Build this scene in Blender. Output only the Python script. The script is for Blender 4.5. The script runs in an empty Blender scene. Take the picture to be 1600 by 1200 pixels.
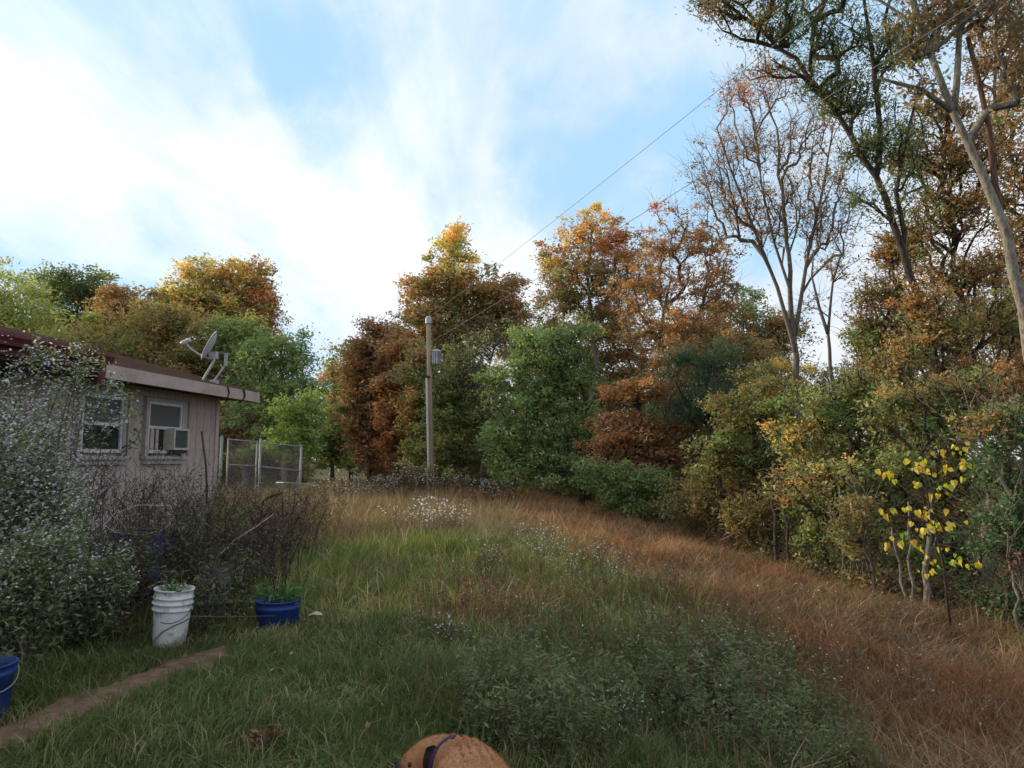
import bpy, bmesh, math, random
import numpy as np
from mathutils import Vector, Matrix

rng = np.random.default_rng(7)
random.seed(7)
sc = bpy.context.scene
COL = sc.collection

# ------------------------------------------------------------------ camera
EYE = 1.3
F = 1120.0                    # focal length in pixels of the 1600 px wide photograph
PITCH = math.radians(5.86)
cam_d = bpy.data.cameras.new('camera'); cam = bpy.data.objects.new('camera', cam_d); COL.objects.link(cam)
cam.location = (0, 0, EYE); cam.rotation_euler = (math.pi/2 + PITCH, 0, 0)
cam_d.sensor_width = 36; cam_d.lens = F/1600*36; cam_d.clip_end = 6000; cam_d.clip_start = 0.05
sc.camera = cam

# ------------------------------------------------------------------ world and sun
SUN_EL, SUN_AZ = math.radians(14), math.radians(-62)      # azimuth from +Y towards +X: low, to the left and ahead
w = bpy.data.worlds.new('World'); sc.world = w; w.use_nodes = True
nt = w.node_tree; nt.nodes.clear()
def N(t, **k):
    n = nt.nodes.new(t)
    for a, b in k.items(): setattr(n, a, b)
    return n
def L(a, b): nt.links.new(a, b)
out = N('ShaderNodeOutputWorld'); bg = N('ShaderNodeBackground'); bg.inputs['Strength'].default_value = 0.1
L(bg.outputs[0], out.inputs[0])
sky = N('ShaderNodeTexSky', sky_type='NISHITA', sun_disc=False)
sky.sun_elevation = SUN_EL; sky.sun_rotation = SUN_AZ; sky.air_density = 1.0; sky.dust_density = 0.6; sky.ozone_density = 2.0
tc = N('ShaderNodeTexCoord')
sep = N('ShaderNodeSeparateXYZ'); L(tc.outputs['Generated'], sep.inputs[0])
def M(op, a, b=None, c=None, clamp=False):
    n = N('ShaderNodeMath', operation=op, use_clamp=clamp)
    for i, v in enumerate((a, b, c)):
        if v is None: continue
        if isinstance(v, (int, float)): n.inputs[i].default_value = v
        else: L(v, n.inputs[i])
    return n.outputs[0]
den = M('ADD', M('MAXIMUM', sep.outputs[2], 0.0), 0.22)
cb = N('ShaderNodeCombineXYZ'); L(M('DIVIDE', sep.outputs[0], den), cb.inputs[0]); L(M('DIVIDE', sep.outputs[1], den), cb.inputs[1])
def noise(vec, scale, detail, rough, dist=0.0, off=(0,0,0), stretch=(1,1,1), rot=0):
    mp = N('ShaderNodeMapping'); L(vec, mp.inputs[0]); mp.inputs['Location'].default_value = off
    mp.inputs['Scale'].default_value = stretch; mp.inputs['Rotation'].default_value = (0, 0, rot)
    n = N('ShaderNodeTexNoise'); L(mp.outputs[0], n.inputs['Vector'])
    n.inputs['Scale'].default_value = scale; n.inputs['Detail'].default_value = detail
    n.inputs['Roughness'].default_value = rough; n.inputs['Distortion'].default_value = dist
    return n.outputs['Fac']
n1 = noise(cb.outputs[0], 1.3, 10, 0.58, 0.7, (1.3, 4.1, 0), (1.0, 0.38, 1), 0.75)
n2 = noise(cb.outputs[0], 3.4, 10, 0.6, 0.5, (7.3, 2.1, 0), (1.0, 0.3, 1), 0.75)
field = M('ADD', M('MULTIPLY', n1, 1.0), M('MULTIPLY', M('SUBTRACT', n2, 0.5), 0.42))
# where the cloud sheet is thin: directions of the blue gaps
def direction(px, py):
    x, y = (px-800)/F, (600-py)/F
    v = np.array([x, math.cos(PITCH) - y*math.sin(PITCH), math.sin(PITCH) + y*math.cos(PITCH)])
    return v/np.linalg.norm(v)
wob = N('ShaderNodeTexNoise'); L(tc.outputs['Generated'], wob.inputs['Vector']); wob.inputs['Scale'].default_value = 3.2; wob.inputs['Detail'].default_value = 9; wob.inputs['Roughness'].default_value = .6
wv = N('ShaderNodeVectorMath', operation='SUBTRACT'); L(wob.outputs['Color'], wv.inputs[0]); wv.inputs[1].default_value = (.5, .5, .5)
ws = N('ShaderNodeVectorMath', operation='SCALE'); L(wv.outputs[0], ws.inputs[0]); ws.inputs['Scale'].default_value = 0.55
wd = N('ShaderNodeVectorMath', operation='ADD'); L(tc.outputs['Generated'], wd.inputs[0]); L(ws.outputs[0], wd.inputs[1])
gap = 0.0
for px, py, r, amt in [(440, 10, .15, .09), (520, 110, .14, .11), (600, 190, .16, .07), (880, 280, .16, .12), (990, 225, .17, .14), (1100, 120, .16, .09), (760, 60, .2, .05), (650, 300, .12,.05), (640, 425, .07, .14), (-30, 360, .2, .17), (900, 20, .10, .04), (1320, 330, .10, .09),
                        (200, -350, .35, .12), (1500, -250, .4, .12)]:
    d = direction(px, py)
    ds = N('ShaderNodeVectorMath', operation='DISTANCE'); L(wd.outputs[0], ds.inputs[0]); ds.inputs[1].default_value = tuple(d)
    g = M('MULTIPLY', M('SUBTRACT', 1.0, M('DIVIDE', ds.outputs['Value'], r), clamp=True), amt*1.6)
    gap = g if isinstance(gap, float) else M('ADD', gap, g)
cover = M('SUBTRACT', M('ADD', field, -0.03), gap)
ramp = N('ShaderNodeMapRange', interpolation_type='SMOOTHSTEP'); L(cover, ramp.inputs[0])
ramp.inputs[1].default_value = 0.14; ramp.inputs[2].default_value = 0.60; ramp.inputs[3].default_value = 0.06
# near the horizon the sheet thickens to pale white
hz = M('MULTIPLY', M('SUBTRACT', 1.0, M('DIVIDE', M('MAXIMUM', sep.outputs[2], 0.0), 0.22), clamp=True), 0.6)
cl = M('MAXIMUM', ramp.outputs[0], hz)
# glow of the hidden sun in the thin cloud
sd = np.array([math.sin(SUN_AZ)*math.cos(SUN_EL), math.cos(SUN_AZ)*math.cos(SUN_EL), math.sin(SUN_EL)])
dp = N('ShaderNodeVectorMath', operation='DOT_PRODUCT'); L(tc.outputs['Generated'], dp.inputs[0]); dp.inputs[1].default_value = tuple(sd)
glow = M('POWER', M('MAXIMUM', dp.outputs['Value'], 0.0), 3.0)
shade = noise(cb.outputs[0], 2.1, 8, 0.55, 0.4, (2.3, 9.1, 0), (1, .6, 1), 0.5)
cval = M('ADD', M('ADD', 5.5, M('MULTIPLY', glow, 2.4)), M('MULTIPLY', shade, 3.6))
ccol = N('ShaderNodeCombineColor'); L(M('MULTIPLY', cval, 0.955), ccol.inputs[0]); L(M('MULTIPLY', cval, 0.985), ccol.inputs[1]); L(M('MULTIPLY', cval, 1.04), ccol.inputs[2])
base = N('ShaderNodeMix', data_type='RGBA'); base.inputs[0].default_value = 0.85
L(sky.outputs[0], base.inputs[6]); base.inputs[7].default_value = (3.5, 5.9, 8.2, 1)
mix = N('ShaderNodeMix', data_type='RGBA'); L(cl, mix.inputs[0]); L(base.outputs[2], mix.inputs[6]); L(ccol.outputs[0], mix.inputs[7])
L(mix.outputs[2], bg.inputs['Color'])

sun_d = bpy.data.lights.new('sun', 'SUN'); sun = bpy.data.objects.new('sun', sun_d); COL.objects.link(sun)
sun_d.energy = 3.8; sun_d.angle = math.radians(10); sun_d.color = (1.0, 0.80, 0.55)
sun.rotation_euler = Vector(tuple(-sd)).to_track_quat('-Z', 'Y').to_euler()

sc.view_settings.view_transform = 'Standard'; sc.view_settings.look = 'None'
sc.view_settings.gamma = 1; sc.view_settings.use_curve_mapping = False; sc.view_settings.exposure = 0.46
sc.render.engine = 'CYCLES'
sc.cycles.max_bounces = 5; sc.cycles.diffuse_bounces = 3; sc.cycles.transmission_bounces = 4; sc.cycles.glossy_bounces = 2
sc.cycles.transparent_max_bounces = 4; sc.cycles.use_denoising = True

# ------------------------------------------------------------------ helpers
def at(px, py, Y):
    """world point seen at a pixel of the photograph, at the distance Y ahead"""
    x, y = (px-800)/F, (600-py)/F
    d = np.array([x, math.cos(PITCH) - y*math.sin(PITCH), math.sin(PITCH) + y*math.cos(PITCH)])
    return np.array([0, 0, EYE]) + d*(Y/d[1])

EY = np.array([0, 4, 8.65, 14.5, 22, 29, 36, 41, 46, 60]); EX = np.array([7.4, 7.0, 6.1, 5.1, 4.5, 3.9, 2.2, -2.5, -9, -30])
def edge(Y): return np.interp(Y, EY, EX)
def sp(x): return np.logaddexp(0, x)
def bump(X, Y):
    return (0.05*np.sin(X*1.3+Y*.7)+0.04*np.sin(X*.6-Y*1.1+2)+0.03*np.sin(X*2.7+1)*np.sin(Y*2.1))*np.clip(Y/6, .3, 1)
def gz(X, Y):
    X = np.asarray(X, float); Y = np.asarray(Y, float)
    z = .06 - .14*sp(np.clip(X, -50, 60)) - .012*np.clip(Y, -50, 60)
    d = np.clip(X - edge(Y) - 1.0, 0, 60)
    z = z - .13*d*np.clip((60-Y)/30, 0, 1) + bump(X, Y)
    far = np.clip((np.hypot(X, Y)-80)/200, 0, 1)
    return z*(1-far) + far*(-9)
def ground_at(px, py):
    Y = 3.0
    for _ in range(60):
        p = at(px, py, Y); g = float(gz(p[0], p[1])); 
        dz = (EYE - p[2])/Y
        if dz <= 0: return p
        Y += ((EYE-g)/dz - Y)*.5
    p = at(px, py, Y); return p

class Acc:
    def __init__(s): s.V=[]; s.Q=[]; s.T=[]; s.C=[]; s.n=0
    def add(s, V, Q=None, T=None, C=(.5,.5,.5)):
        V = np.asarray(V, float).reshape(-1, 3)
        if Q is not None and len(Q): s.Q.append(np.asarray(Q, int).reshape(-1, 4)+s.n)
        if T is not None and len(T): s.T.append(np.asarray(T, int).reshape(-1, 3)+s.n)
        C = np.asarray(C, float)
        if C.ndim == 1: C = np.tile(C, (len(V), 1))
        s.V.append(V); s.C.append(C); s.n += len(V)
    def arrays(s):
        V = np.concatenate(s.V) if s.V else np.zeros((0,3)); C = np.concatenate(s.C) if s.C else np.zeros((0,3))
        Q = np.concatenate(s.Q) if s.Q else np.zeros((0,4), int); T = np.concatenate(s.T) if s.T else np.zeros((0,3), int)
        return V, Q, T, C
    def mesh(s, name, mat, smooth=False):
        V, Q, T, C = s.arrays()
        me = bpy.data.meshes.new(name)
        me.vertices.add(len(V)); me.vertices.foreach_set('co', V.astype(np.float32).ravel())
        loops = np.concatenate([Q.ravel(), T.ravel()]).astype(np.int32)
        me.loops.add(len(loops)); me.loops.foreach_set('vertex_index', loops)
        st = np.concatenate([np.arange(len(Q))*4, len(Q)*4+np.arange(len(T))*3]).astype(np.int32)
        me.polygons.add(len(st)); me.polygons.foreach_set('loop_start', st)
        try: me.polygons.foreach_set('loop_total', np.concatenate([np.full(len(Q), 4), np.full(len(T), 3)]).astype(np.int32))
        except Exception: pass
        me.polygons.foreach_set('use_smooth', np.full(len(st), bool(smooth)))
        a = me.attributes.new('tint', 'FLOAT_COLOR', 'POINT')
        a.data.foreach_set('color', np.concatenate([C, np.ones((len(C),1))], 1).astype(np.float32).ravel())
        me.materials.append(mat); me.update(calc_edges=True); me.validate()
        return me

def link(name, me, parent=None, kind=None):
    o = bpy.data.objects.new(name, me); COL.objects.link(o)
    if parent is not None:
        o.parent = parent; o.matrix_parent_inverse = parent.matrix_world.inverted() if False else Matrix.Identity(4)
    if kind: o['kind'] = kind
    return o
def thing(name, label, cat, loc=(0,0,0), rz=0.0, group=None):
    o = bpy.data.objects.new(name, None); COL.objects.link(o); o.empty_display_size = .2
    o.location = tuple(float(v) for v in loc); o.rotation_euler = (0,0,rz); o['label'] = label; o['category'] = cat
    if group: o['group'] = group
    return o
def tag(o, label, cat, group=None):
    o['label'] = label; o['category'] = cat
    if group: o['group'] = group
    return o

# primitive shapes into an Acc ------------------------------------------------
BQ = np.array([[0,3,2,1],[4,5,6,7],[0,1,5,4],[1,2,6,5],[2,3,7,6],[3,0,4,7]])
def box(a, x0, x1, y0, y1, z0, z1, C=(.5,.5,.5)):
    a.add([[x0,y0,z0],[x1,y0,z0],[x1,y1,z0],[x0,y1,z0],[x0,y0,z1],[x1,y0,z1],[x1,y1,z1],[x0,y1,z1]], BQ, C=C)
def frame_of(d):
    d = d/max(np.linalg.norm(d), 1e-9)
    h = np.array([0,0,1.]) if abs(d[2]) < .9 else np.array([1.,0,0])
    u = np.cross(h, d); u /= np.linalg.norm(u); return u, np.cross(d, u)
def tube(a, P, R, sides=6, C=(.5,.5,.5), cap=True):
    P = np.asarray(P, float); n = len(P); R = np.broadcast_to(np.asarray(R, float), (n,))
    ang = np.arange(sides)*2*math.pi/sides; V = np.zeros((n, sides, 3)); u = None
    for i in range(n):
        d = P[min(i+1, n-1)] - P[max(i-1, 0)]
        d = d/max(np.linalg.norm(d), 1e-9)
        if u is None: u, v = frame_of(d)
        else:
            u = u - d*np.dot(u, d); u /= max(np.linalg.norm(u), 1e-9); v = np.cross(d, u)
        V[i] = P[i] + R[i]*(np.cos(ang)[:,None]*u + np.sin(ang)[:,None]*v)
    Q = []
    for i in range(n-1):
        for k in range(sides):
            k2 = (k+1) % sides; Q.append([i*sides+k, i*sides+k2, (i+1)*sides+k2, (i+1)*sides+k])
    Vf = V.reshape(-1, 3); T = []
    if cap:
        Vf = np.concatenate([Vf, P[:1], P[-1:]]); b = n*sides
        for k in range(sides):
            k2 = (k+1) % sides; T.append([b, k2, k]); T.append([b+1, (n-1)*sides+k, (n-1)*sides+k2])
    a.add(Vf, Q, T, C)
def lathe(a, prof, sides=28, center=(0,0,0), C=(.5,.5,.5)):
    ang = np.arange(sides)*2*math.pi/sides; c = np.array(center, float)
    V = np.array([[r*math.cos(t), r*math.sin(t), z] for r, z in prof for t in ang]) + c
    Q = [[i*sides+k, i*sides+(k+1)%sides, (i+1)*sides+(k+1)%sides, (i+1)*sides+k] for i in range(len(prof)-1) for k in range(sides)]
    a.add(V, Q, C=C)

# ------------------------------------------------------------------ materials
def newmat(name):
    m = bpy.data.materials.new(name); m.use_nodes = True; t = m.node_tree; t.nodes.clear(); return m, t
def foliage_mat(name, trans=0.35, rough=.6, spec=.12):
    m, t = newmat(name); n = t.nodes; l = t.links
    o = n.new('ShaderNodeOutputMaterial'); at_ = n.new('ShaderNodeAttribute'); at_.attribute_name = 'tint'
    d = n.new('ShaderNodeBsdfDiffuse'); tr = n.new('ShaderNodeBsdfTranslucent'); mx = n.new('ShaderNodeMixShader'); mx.inputs[0].default_value = trans
    hs = n.new('ShaderNodeHueSaturation'); hs.inputs['Saturation'].default_value = 1.15; hs.inputs['Value'].default_value = 1.5
    l.new(at_.outputs['Color'], d.inputs[0]); l.new(at_.outputs['Color'], hs.inputs['Color']); l.new(hs.outputs[0], tr.inputs[0])
    l.new(d.outputs[0], mx.inputs[1]); l.new(tr.outputs[0], mx.inputs[2])
    g = n.new('ShaderNodeBsdfGlossy'); g.inputs['Roughness'].default_value = rough*.8; g.inputs[0].default_value = (1,1,1,1)
    mg = n.new('ShaderNodeMixShader'); mg.inputs[0].default_value = spec*.25
    l.new(mx.outputs[0], mg.inputs[1]); l.new(g.outputs[0], mg.inputs[2]); l.new(mg.outputs[0], o.inputs[0]); return m
LEAF = foliage_mat('leaf', .42)
GRASS = foliage_mat('grass_blade', .30, spec=.05)
def surf_mat(name, c1, c2, scale=8, rough=.8, bumpv=.3, stretch=(1,1,1), c3=None, s3=2.0, metal=0.0, wear=.35, spec=.3):
    m, t = newmat(name); n = t.nodes; l = t.links
    o = n.new('ShaderNodeOutputMaterial'); p = n.new('ShaderNodeBsdfPrincipled'); l.new(p.outputs[0], o.inputs[0])
    p.inputs['Roughness'].default_value = rough; p.inputs['Metallic'].default_value = metal; p.inputs['Specular IOR Level'].default_value = spec
    tc = n.new('ShaderNodeTexCoord'); mp = n.new('ShaderNodeMapping'); mp.inputs['Scale'].default_value = stretch; l.new(tc.outputs['Object'], mp.inputs[0])
    nz = n.new('ShaderNodeTexNoise'); nz.inputs['Scale'].default_value = scale; nz.inputs['Detail'].default_value = 8; nz.inputs['Roughness'].default_value = .65
    l.new(mp.outputs[0], nz.inputs['Vector'])
    cr = n.new('ShaderNodeValToRGB'); cr.color_ramp.elements[0].position = .35; cr.color_ramp.elements[1].position = .66
    cr.color_ramp.elements[0].color = (*c1, 1); cr.color_ramp.elements[1].color = (*c2, 1); l.new(nz.outputs['Fac'], cr.inputs[0])
    res = cr.outputs[0]
    if c3 is not None:
        n3 = n.new('ShaderNodeTexNoise'); n3.inputs['Scale'].default_value = s3; n3.inputs['Detail'].default_value = 6; n3.inputs['Roughness'].default_value = .7
        l.new(tc.outputs['Object'], n3.inputs['Vector'])
        mr = n.new('ShaderNodeMapRange'); mr.inputs[1].default_value = .5; mr.inputs[2].default_value = .68; mr.inputs[4].default_value = wear*2; l.new(n3.outputs['Fac'], mr.inputs[0])
        mx = n.new('ShaderNodeMix'); mx.data_type = 'RGBA'; l.new(mr.outputs[0], mx.inputs[0]); l.new(res, mx.inputs[6]); mx.inputs[7].default_value = (*c3, 1); res = mx.outputs[2]
    l.new(res, p.inputs['Base Color'])
    if bumpv:
        b = n.new('ShaderNodeBump'); b.inputs['Strength'].default_value = bumpv; b.inputs['Distance'].default_value = .02
        l.new(nz.outputs['Fac'], b.inputs['Height']); l.new(b.outputs[0], p.inputs['Normal'])
    return m
BARK = surf_mat('bark', (.07,.058,.05), (.24,.205,.17), 32, .95, 1.0, (1,1,.2), (.16,.17,.13), 3, spec=.1)
BARK_RED = surf_mat('reddish_snag_bark', (.06,.035,.026), (.17,.10,.07), 30, .95, 1.0, (1,1,.2), spec=.1)
BARK_DARK = surf_mat('dark_bark', (.025,.02,.017), (.10,.08,.065), 30, .95, 1.0, (1,1,.2), spec=.1)
BARK_PALE = surf_mat('pale_lichen_bark', (.09,.075,.06), (.30,.28,.24), 26, .95, 1.0, (1,1,.3), (.24,.27,.19), 5, wear=.4, spec=.1)
TWIG = surf_mat('dry_twig', (.07,.05,.04), (.16,.12,.10), 20, .9, 0, spec=.1)

def soil_mat():
    m, t = newmat('ground_soil'); n = t.nodes; l = t.links
    o = n.new('ShaderNodeOutputMaterial'); p = n.new('ShaderNodeBsdfPrincipled'); p.inputs['Roughness'].default_value = 1; p.inputs['Specular IOR Level'].default_value = .05
    l.new(p.outputs[0], o.inputs[0]); a = n.new('ShaderNodeAttribute'); a.attribute_name = 'tint'
    tc = n.new('ShaderNodeTexCoord'); nz = n.new('ShaderNodeTexNoise'); nz.inputs['Scale'].default_value = 9; nz.inputs['Detail'].default_value = 10; nz.inputs['Roughness'].default_value = .75
    l.new(tc.outputs['Object'], nz.inputs['Vector'])
    mr = n.new('ShaderNodeMapRange'); mr.inputs[1].default_value = .3; mr.inputs[2].default_value = .7; mr.inputs[3].default_value = .55; mr.inputs[4].default_value = 1.35; l.new(nz.outputs['Fac'], mr.inputs[0])
    mx = n.new('ShaderNodeVectorMath'); mx.operation = 'SCALE'; l.new(a.outputs['Color'], mx.inputs[0]); l.new(mr.outputs[0], mx.inputs['Scale'])
    l.new(mx.outputs[0], p.inputs['Base Color'])
    b = n.new('ShaderNodeBump'); b.inputs['Strength'].default_value = .8; b.inputs['Distance'].default_value = .05; l.new(nz.outputs['Fac'], b.inputs['Height']); l.new(b.outputs[0], p.inputs['Normal'])
    return m
SOIL = soil_mat()

# ------------------------------------------------------------------ field zones (world metres)
def fnoise(X, Y, s, seed=0):
    r = np.random.default_rng(seed); v = 0
    for i in range(5):
        a = r.uniform(0, 6.28); k = s*(1.0+.55*i); v = v + np.sin((X*math.cos(a)+Y*math.sin(a))*k + r.uniform(0,6.28) + 1.3*np.sin((X*math.sin(a)-Y*math.cos(a))*k*.7+r.uniform(0,6.28)))/(1+.4*i)
    return v/2.6
BY = np.array([0, 3, 6.3, 9, 12, 17, 23, 35]); BX = np.array([1.1, 1.5, 2.1, 1.6, .9, -.6, -3.0, -8])
def sstep(a, b, x): t = np.clip((x-a)/(b-a), 0, 1); return t*t*(3-2*t)
def zones(X, Y):
    """weights: lawn green, bright green, straw, rust, dark weed, litter"""
    j = fnoise(X, Y, 1.1, 3)*.45 + fnoise(X, Y, 4.3, 4)*.16
    rust = sstep(-.35, .5, X - np.interp(Y, BY, BX) + j)
    litter = sstep(-.4, .5, X - edge(Y) + j*.6)
    straw = sstep(11, 15.5, Y + 1.6*j - .2*X)*(1-rust)
    rust = np.maximum(rust, .92*sstep(.95, .35, np.hypot((X-.05)/.85, (Y-7.4)/1.7) + j*.8))
    weed = sstep(.9, .2, np.hypot((X-1.3)/1.15, (Y-5.1)/2.0) + j*.9)
    weed = np.maximum(weed, sstep(.9,.3, np.hypot((X-.15)/.55, (Y-3.9)/.9)+j*.5))
    lawn = sstep(8.2, 5.5, Y + j*1.2)*(1-rust)*(1-straw)
    bright = np.clip(1-lawn-straw-rust, 0, 1)
    weed = weed*(1-litter)
    z = np.stack([lawn*(1-weed), bright*(1-weed), straw*(1-weed), rust*(1-weed)*(1-litter), weed, litter], -1)
    return z/np.maximum(z.sum(-1, keepdims=True), 1e-6)
GCOL = np.array([[.075,.075,.028],[.10,.10,.035],[.19,.15,.075],[.19,.098,.045],[.035,.045,.018],[.085,.055,.035]])
PATH = np.array([[-3.3,1.6],[-2.62,2.7],[-2.42,3.3],[-2.2,4.0],[-2.0,4.55],[-1.93,4.95]])
def path_dist(X, Y):
    d = np.full(np.shape(X), 9.0); X = np.asarray(X); Y = np.asarray(Y)
    for a, b in zip(PATH[:-1], PATH[1:]):
        ab = b-a; t = np.clip(((X-a[0])*ab[0]+(Y-a[1])*ab[1])/(ab@ab), 0, 1)
        d = np.minimum(d, np.hypot(X-a[0]-t*ab[0], Y-a[1]-t*ab[1]))
    return d
# bed along the house: dark soil
def bed(X, Y): return (X < -0.28*Y - 1.1) & (Y > 4.6) & (Y < 13) & (path_dist(X, Y) > .3)

# ------------------------------------------------------------------ ground sheet
def grid(xs, ys):
    X, Y = np.meshgrid(xs, ys); n, m = X.shape
    i = np.arange(n*m).reshape(n, m)
    Q = np.stack([i[:-1,:-1], i[:-1,1:], i[1:,1:], i[1:,:-1]], -1).reshape(-1, 4)
    return X, Y, Q
def spaced(a, b, step, lim):
    inner = np.arange(a, b+1e-6, step); o = []; s = step; x = b
    while x < lim: s *= 1.28; x += s; o.append(x)
    lo = []; s = step; x = a
    while x > -lim: s *= 1.28; x -= s; lo.append(x)
    return np.array(lo[::-1] + list(inner) + o)
X, Y, Q = grid(spaced(-10, 11, .33, 3000), spaced(-3, 42, .4, 3000))
Z = gz(X, Y); zc = zones(X, Y)@GCOL
bd = bed(X, Y); zc[bd] = (.045, .04, .022)
farm = np.hypot(X, Y) > 90; zc[farm] = (.06, .065, .035)
g = Acc(); g.add(np.stack([X, Y, Z], -1).reshape(-1, 3), Q, C=zc.reshape(-1, 3))
link('ground', g.mesh('ground', SOIL, True), kind='structure')

# dirt path: a worn strip of reddish soil
DIRT = surf_mat('red_dirt', (.085,.052,.036), (.20,.125,.09), 14, 1, .8, c3=(.09,.07,.04), s3=9, wear=.3, spec=.05)
pa = Acc(); t = np.linspace(0, 1, 60); seg = np.linspace(0, len(PATH)-1, 60)
cx = np.interp(seg, range(len(PATH)), PATH[:,0]); cy = np.interp(seg, range(len(PATH)), PATH[:,1])
hw = .165 + .035*np.sin(seg*5) + .03*np.sin(seg*11+1) + .02*np.sin(seg*29); hw[-6:] *= np.linspace(1, .15, 6)
V = []
for i in range(60):
    dx, dy = cx[min(i+1,59)]-cx[max(i-1,0)], cy[min(i+1,59)]-cy[max(i-1,0)]; l_ = math.hypot(dx, dy); nx, ny = -dy/l_, dx/l_
    for k in range(9):
        s_ = (k/4-1); x, y = cx[i]+nx*s_*hw[i], cy[i]+ny*s_*hw[i]
        V.append((x, y, float(gz(x, y)) + .014*(1-s_*s_) - .02*(abs(s_) == 1) + .004))
Qp = [[i*9+k, i*9+k+1, (i+1)*9+k+1, (i+1)*9+k] for i in range(59) for k in range(8)]
pa.add(V, Qp); link('dirt_path', pa.mesh('dirt_path', DIRT, True), kind='structure')

# ------------------------------------------------------------------ grass
def blades(acc, X, Y, h, wd, lean, la, C, z=None, tri=False):
    """curved blades: base pair, mid pair, tip"""
    n = len(X); Z = gz(X, Y) - .01 if z is None else z
    f = rng.uniform(0, math.pi, n); fx, fy = np.cos(f)*wd/2, np.sin(f)*wd/2
    lx, ly = np.cos(la)*lean, np.sin(la)*lean
    b = np.stack([X, Y, Z], -1); s_ = np.stack([fx, fy, np.zeros(n)], -1)
    up = np.sqrt(np.clip(1-(lean/1.6)**2, .05, 1))
    tip = b + np.stack([lx*h, ly*h, up*h], -1)
    if tri:
        acc.add(np.stack([b-s_, b+s_, tip], 1).reshape(-1, 3), T=np.arange(n*3).reshape(n, 3), C=np.repeat(C, 3, 0)); return
    mid = b + np.stack([lx*h*.28, ly*h*.28, up*h*.62], -1)
    V = np.stack([b-s_, b+s_, mid+s_*.8, mid-s_*.8, tip], 1).reshape(-1, 3)
    i = np.arange(n)*5
    acc.add(V, np.stack([i, i+1, i+2, i+3], -1), np.stack([i+3, i+2, i+4], -1), np.repeat(C, 5, 0))
PAL = [  # per zone: blade colours
    np.array([[.072,.10,.032],[.10,.125,.042],[.135,.14,.055],[.22,.19,.10],[.05,.07,.025]]),
    np.array([[.12,.17,.045],[.16,.20,.06],[.23,.22,.085],[.28,.25,.13],[.09,.125,.04]]),
    np.array([[.27,.21,.12],[.22,.16,.09],[.18,.165,.07],[.32,.27,.18],[.21,.125,.07]]),
    np.array([[.255,.135,.068],[.195,.10,.052],[.33,.215,.125],[.12,.075,.042],[.19,.17,.08]]),
    np.array([[.06,.09,.03],[.08,.11,.04],[.11,.11,.05],[.16,.10,.055],[.05,.06,.025]]),
    np.array([[.10,.06,.035],[.07,.05,.03],[.12,.09,.04],[.06,.07,.03],[.05,.035,.02]])]
ZH = np.array([.082, .18, .34, .20, .18, .12])
def grass_ring(acc, y0, y1, tufts, per, wd, tri, hs=1.0, xlim=None):
    # tufts uniformly over the trapezoid that the surroundings of the view need
    n = tufts*3; Yt = np.sqrt(rng.uniform(y0*y0, y1*y1, n)); Xt = rng.uniform(-.86, .86, n)*Yt + rng.uniform(-.6,.6,n)
    Z = zones(Xt+rng.normal(0,.2+.03*Yt,n), Yt+rng.normal(0,.2+.03*Yt,n))
    ok = (path_dist(Xt, Yt) > rng.uniform(.04,.24,n)) & ~(bed(Xt, Yt) & (rng.random(n) > .25)) & (rng.random(n) > Z[:,5]*.8) & ((Xt < edge(Yt)+3))
    patch = fnoise(Xt, Yt, 2.6, 11); ok &= (patch > -1.0+rng.uniform(-.5,.5,n)*1.0) | (rng.random(n) > .45)
    Xt, Yt, Z = Xt[ok][:tufts], Yt[ok][:tufts], Z[ok][:tufts]; n = len(Xt)
    zi = (Z.cumsum(1) > rng.random((n,1))*.999).argmax(1)
    tl = fnoise(Xt, Yt, .9, 21)*3.1 + rng.normal(0, .6, n); th = ZH[zi]*np.clip(1+.38*fnoise(Xt, Yt, 1.7, 31)+.4*fnoise(Xt, Yt, 5.1, 32),.35,2)*rng.uniform(.65, 1.35, n)*hs
    th = np.where((zi==0)&(rng.random(n)<.06), th*1.7, th)
    shade = 1 + .25*fnoise(Xt, Yt, 3.3, 41)
    rep = lambda a: np.repeat(a, per, 0)
    m = n*per; rad = rep(.05+.04*rng.random(n))*(1 if not tri else 3)
    a = rng.uniform(0, 6.28, m); rr = np.sqrt(rng.random(m))*rad
    Xb, Yb = rep(Xt)+np.cos(a)*rr, rep(Yt)+np.sin(a)*rr
    la = rep(tl)+rng.normal(0, 1.7, m); lean = np.clip(rng.gamma(2.4, .33, m) + rep((zi==0)*.18+(zi==3)*.38), 0, 1.56)
    pt = fnoise(Xt*1.0, Yt, 4.5, 61)*1.6+fnoise(Xt, Yt, 1.1, 62)*1.5+rng.normal(0,.8,n); pt = np.clip(np.floor((pt+2.2)*1.15), 0, 4).astype(int)
    pi = np.where(rng.random(m) < .55, rep(pt), rng.choice(5, m, p=[.3,.27,.2,.13,.10]))
    C = np.zeros((m,3)); zz = rep(zi)
    for k in range(6): s_ = zz==k; C[s_] = PAL[k][pi[s_]]
    rd = fnoise(Xt, Yt, .75, 71) + .5*fnoise(Xt, Yt, 2.9, 72); br_ = 1+.26*fnoise(Xt, Yt, .62, 73)
    dE = np.clip(1-np.abs(edge(Yt)-Xt-.3)/.9, 0, 1)*(zi==3); C += (rep(dE)*rng.uniform(.2,1,m))[:,None]*(np.array([.15,.15,.055])-C)*.4
    C *= np.stack([1+.09*rep(rd), 1-.01*rep(rd), 1-.06*rep(rd)], -1)*rep(br_)[:,None]
    C *= rep(np.where(zi==0, 1.27, 1.12))[:,None]*(rep(shade)*rng.uniform(.75, 1.25, m))[:,None]
    h = rep(th)*rng.uniform(.5, 1.25, m)
    blades(acc, Xb, Yb, h, wd*rng.uniform(.6, 1.3, m), lean, la, C, tri=tri)
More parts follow.
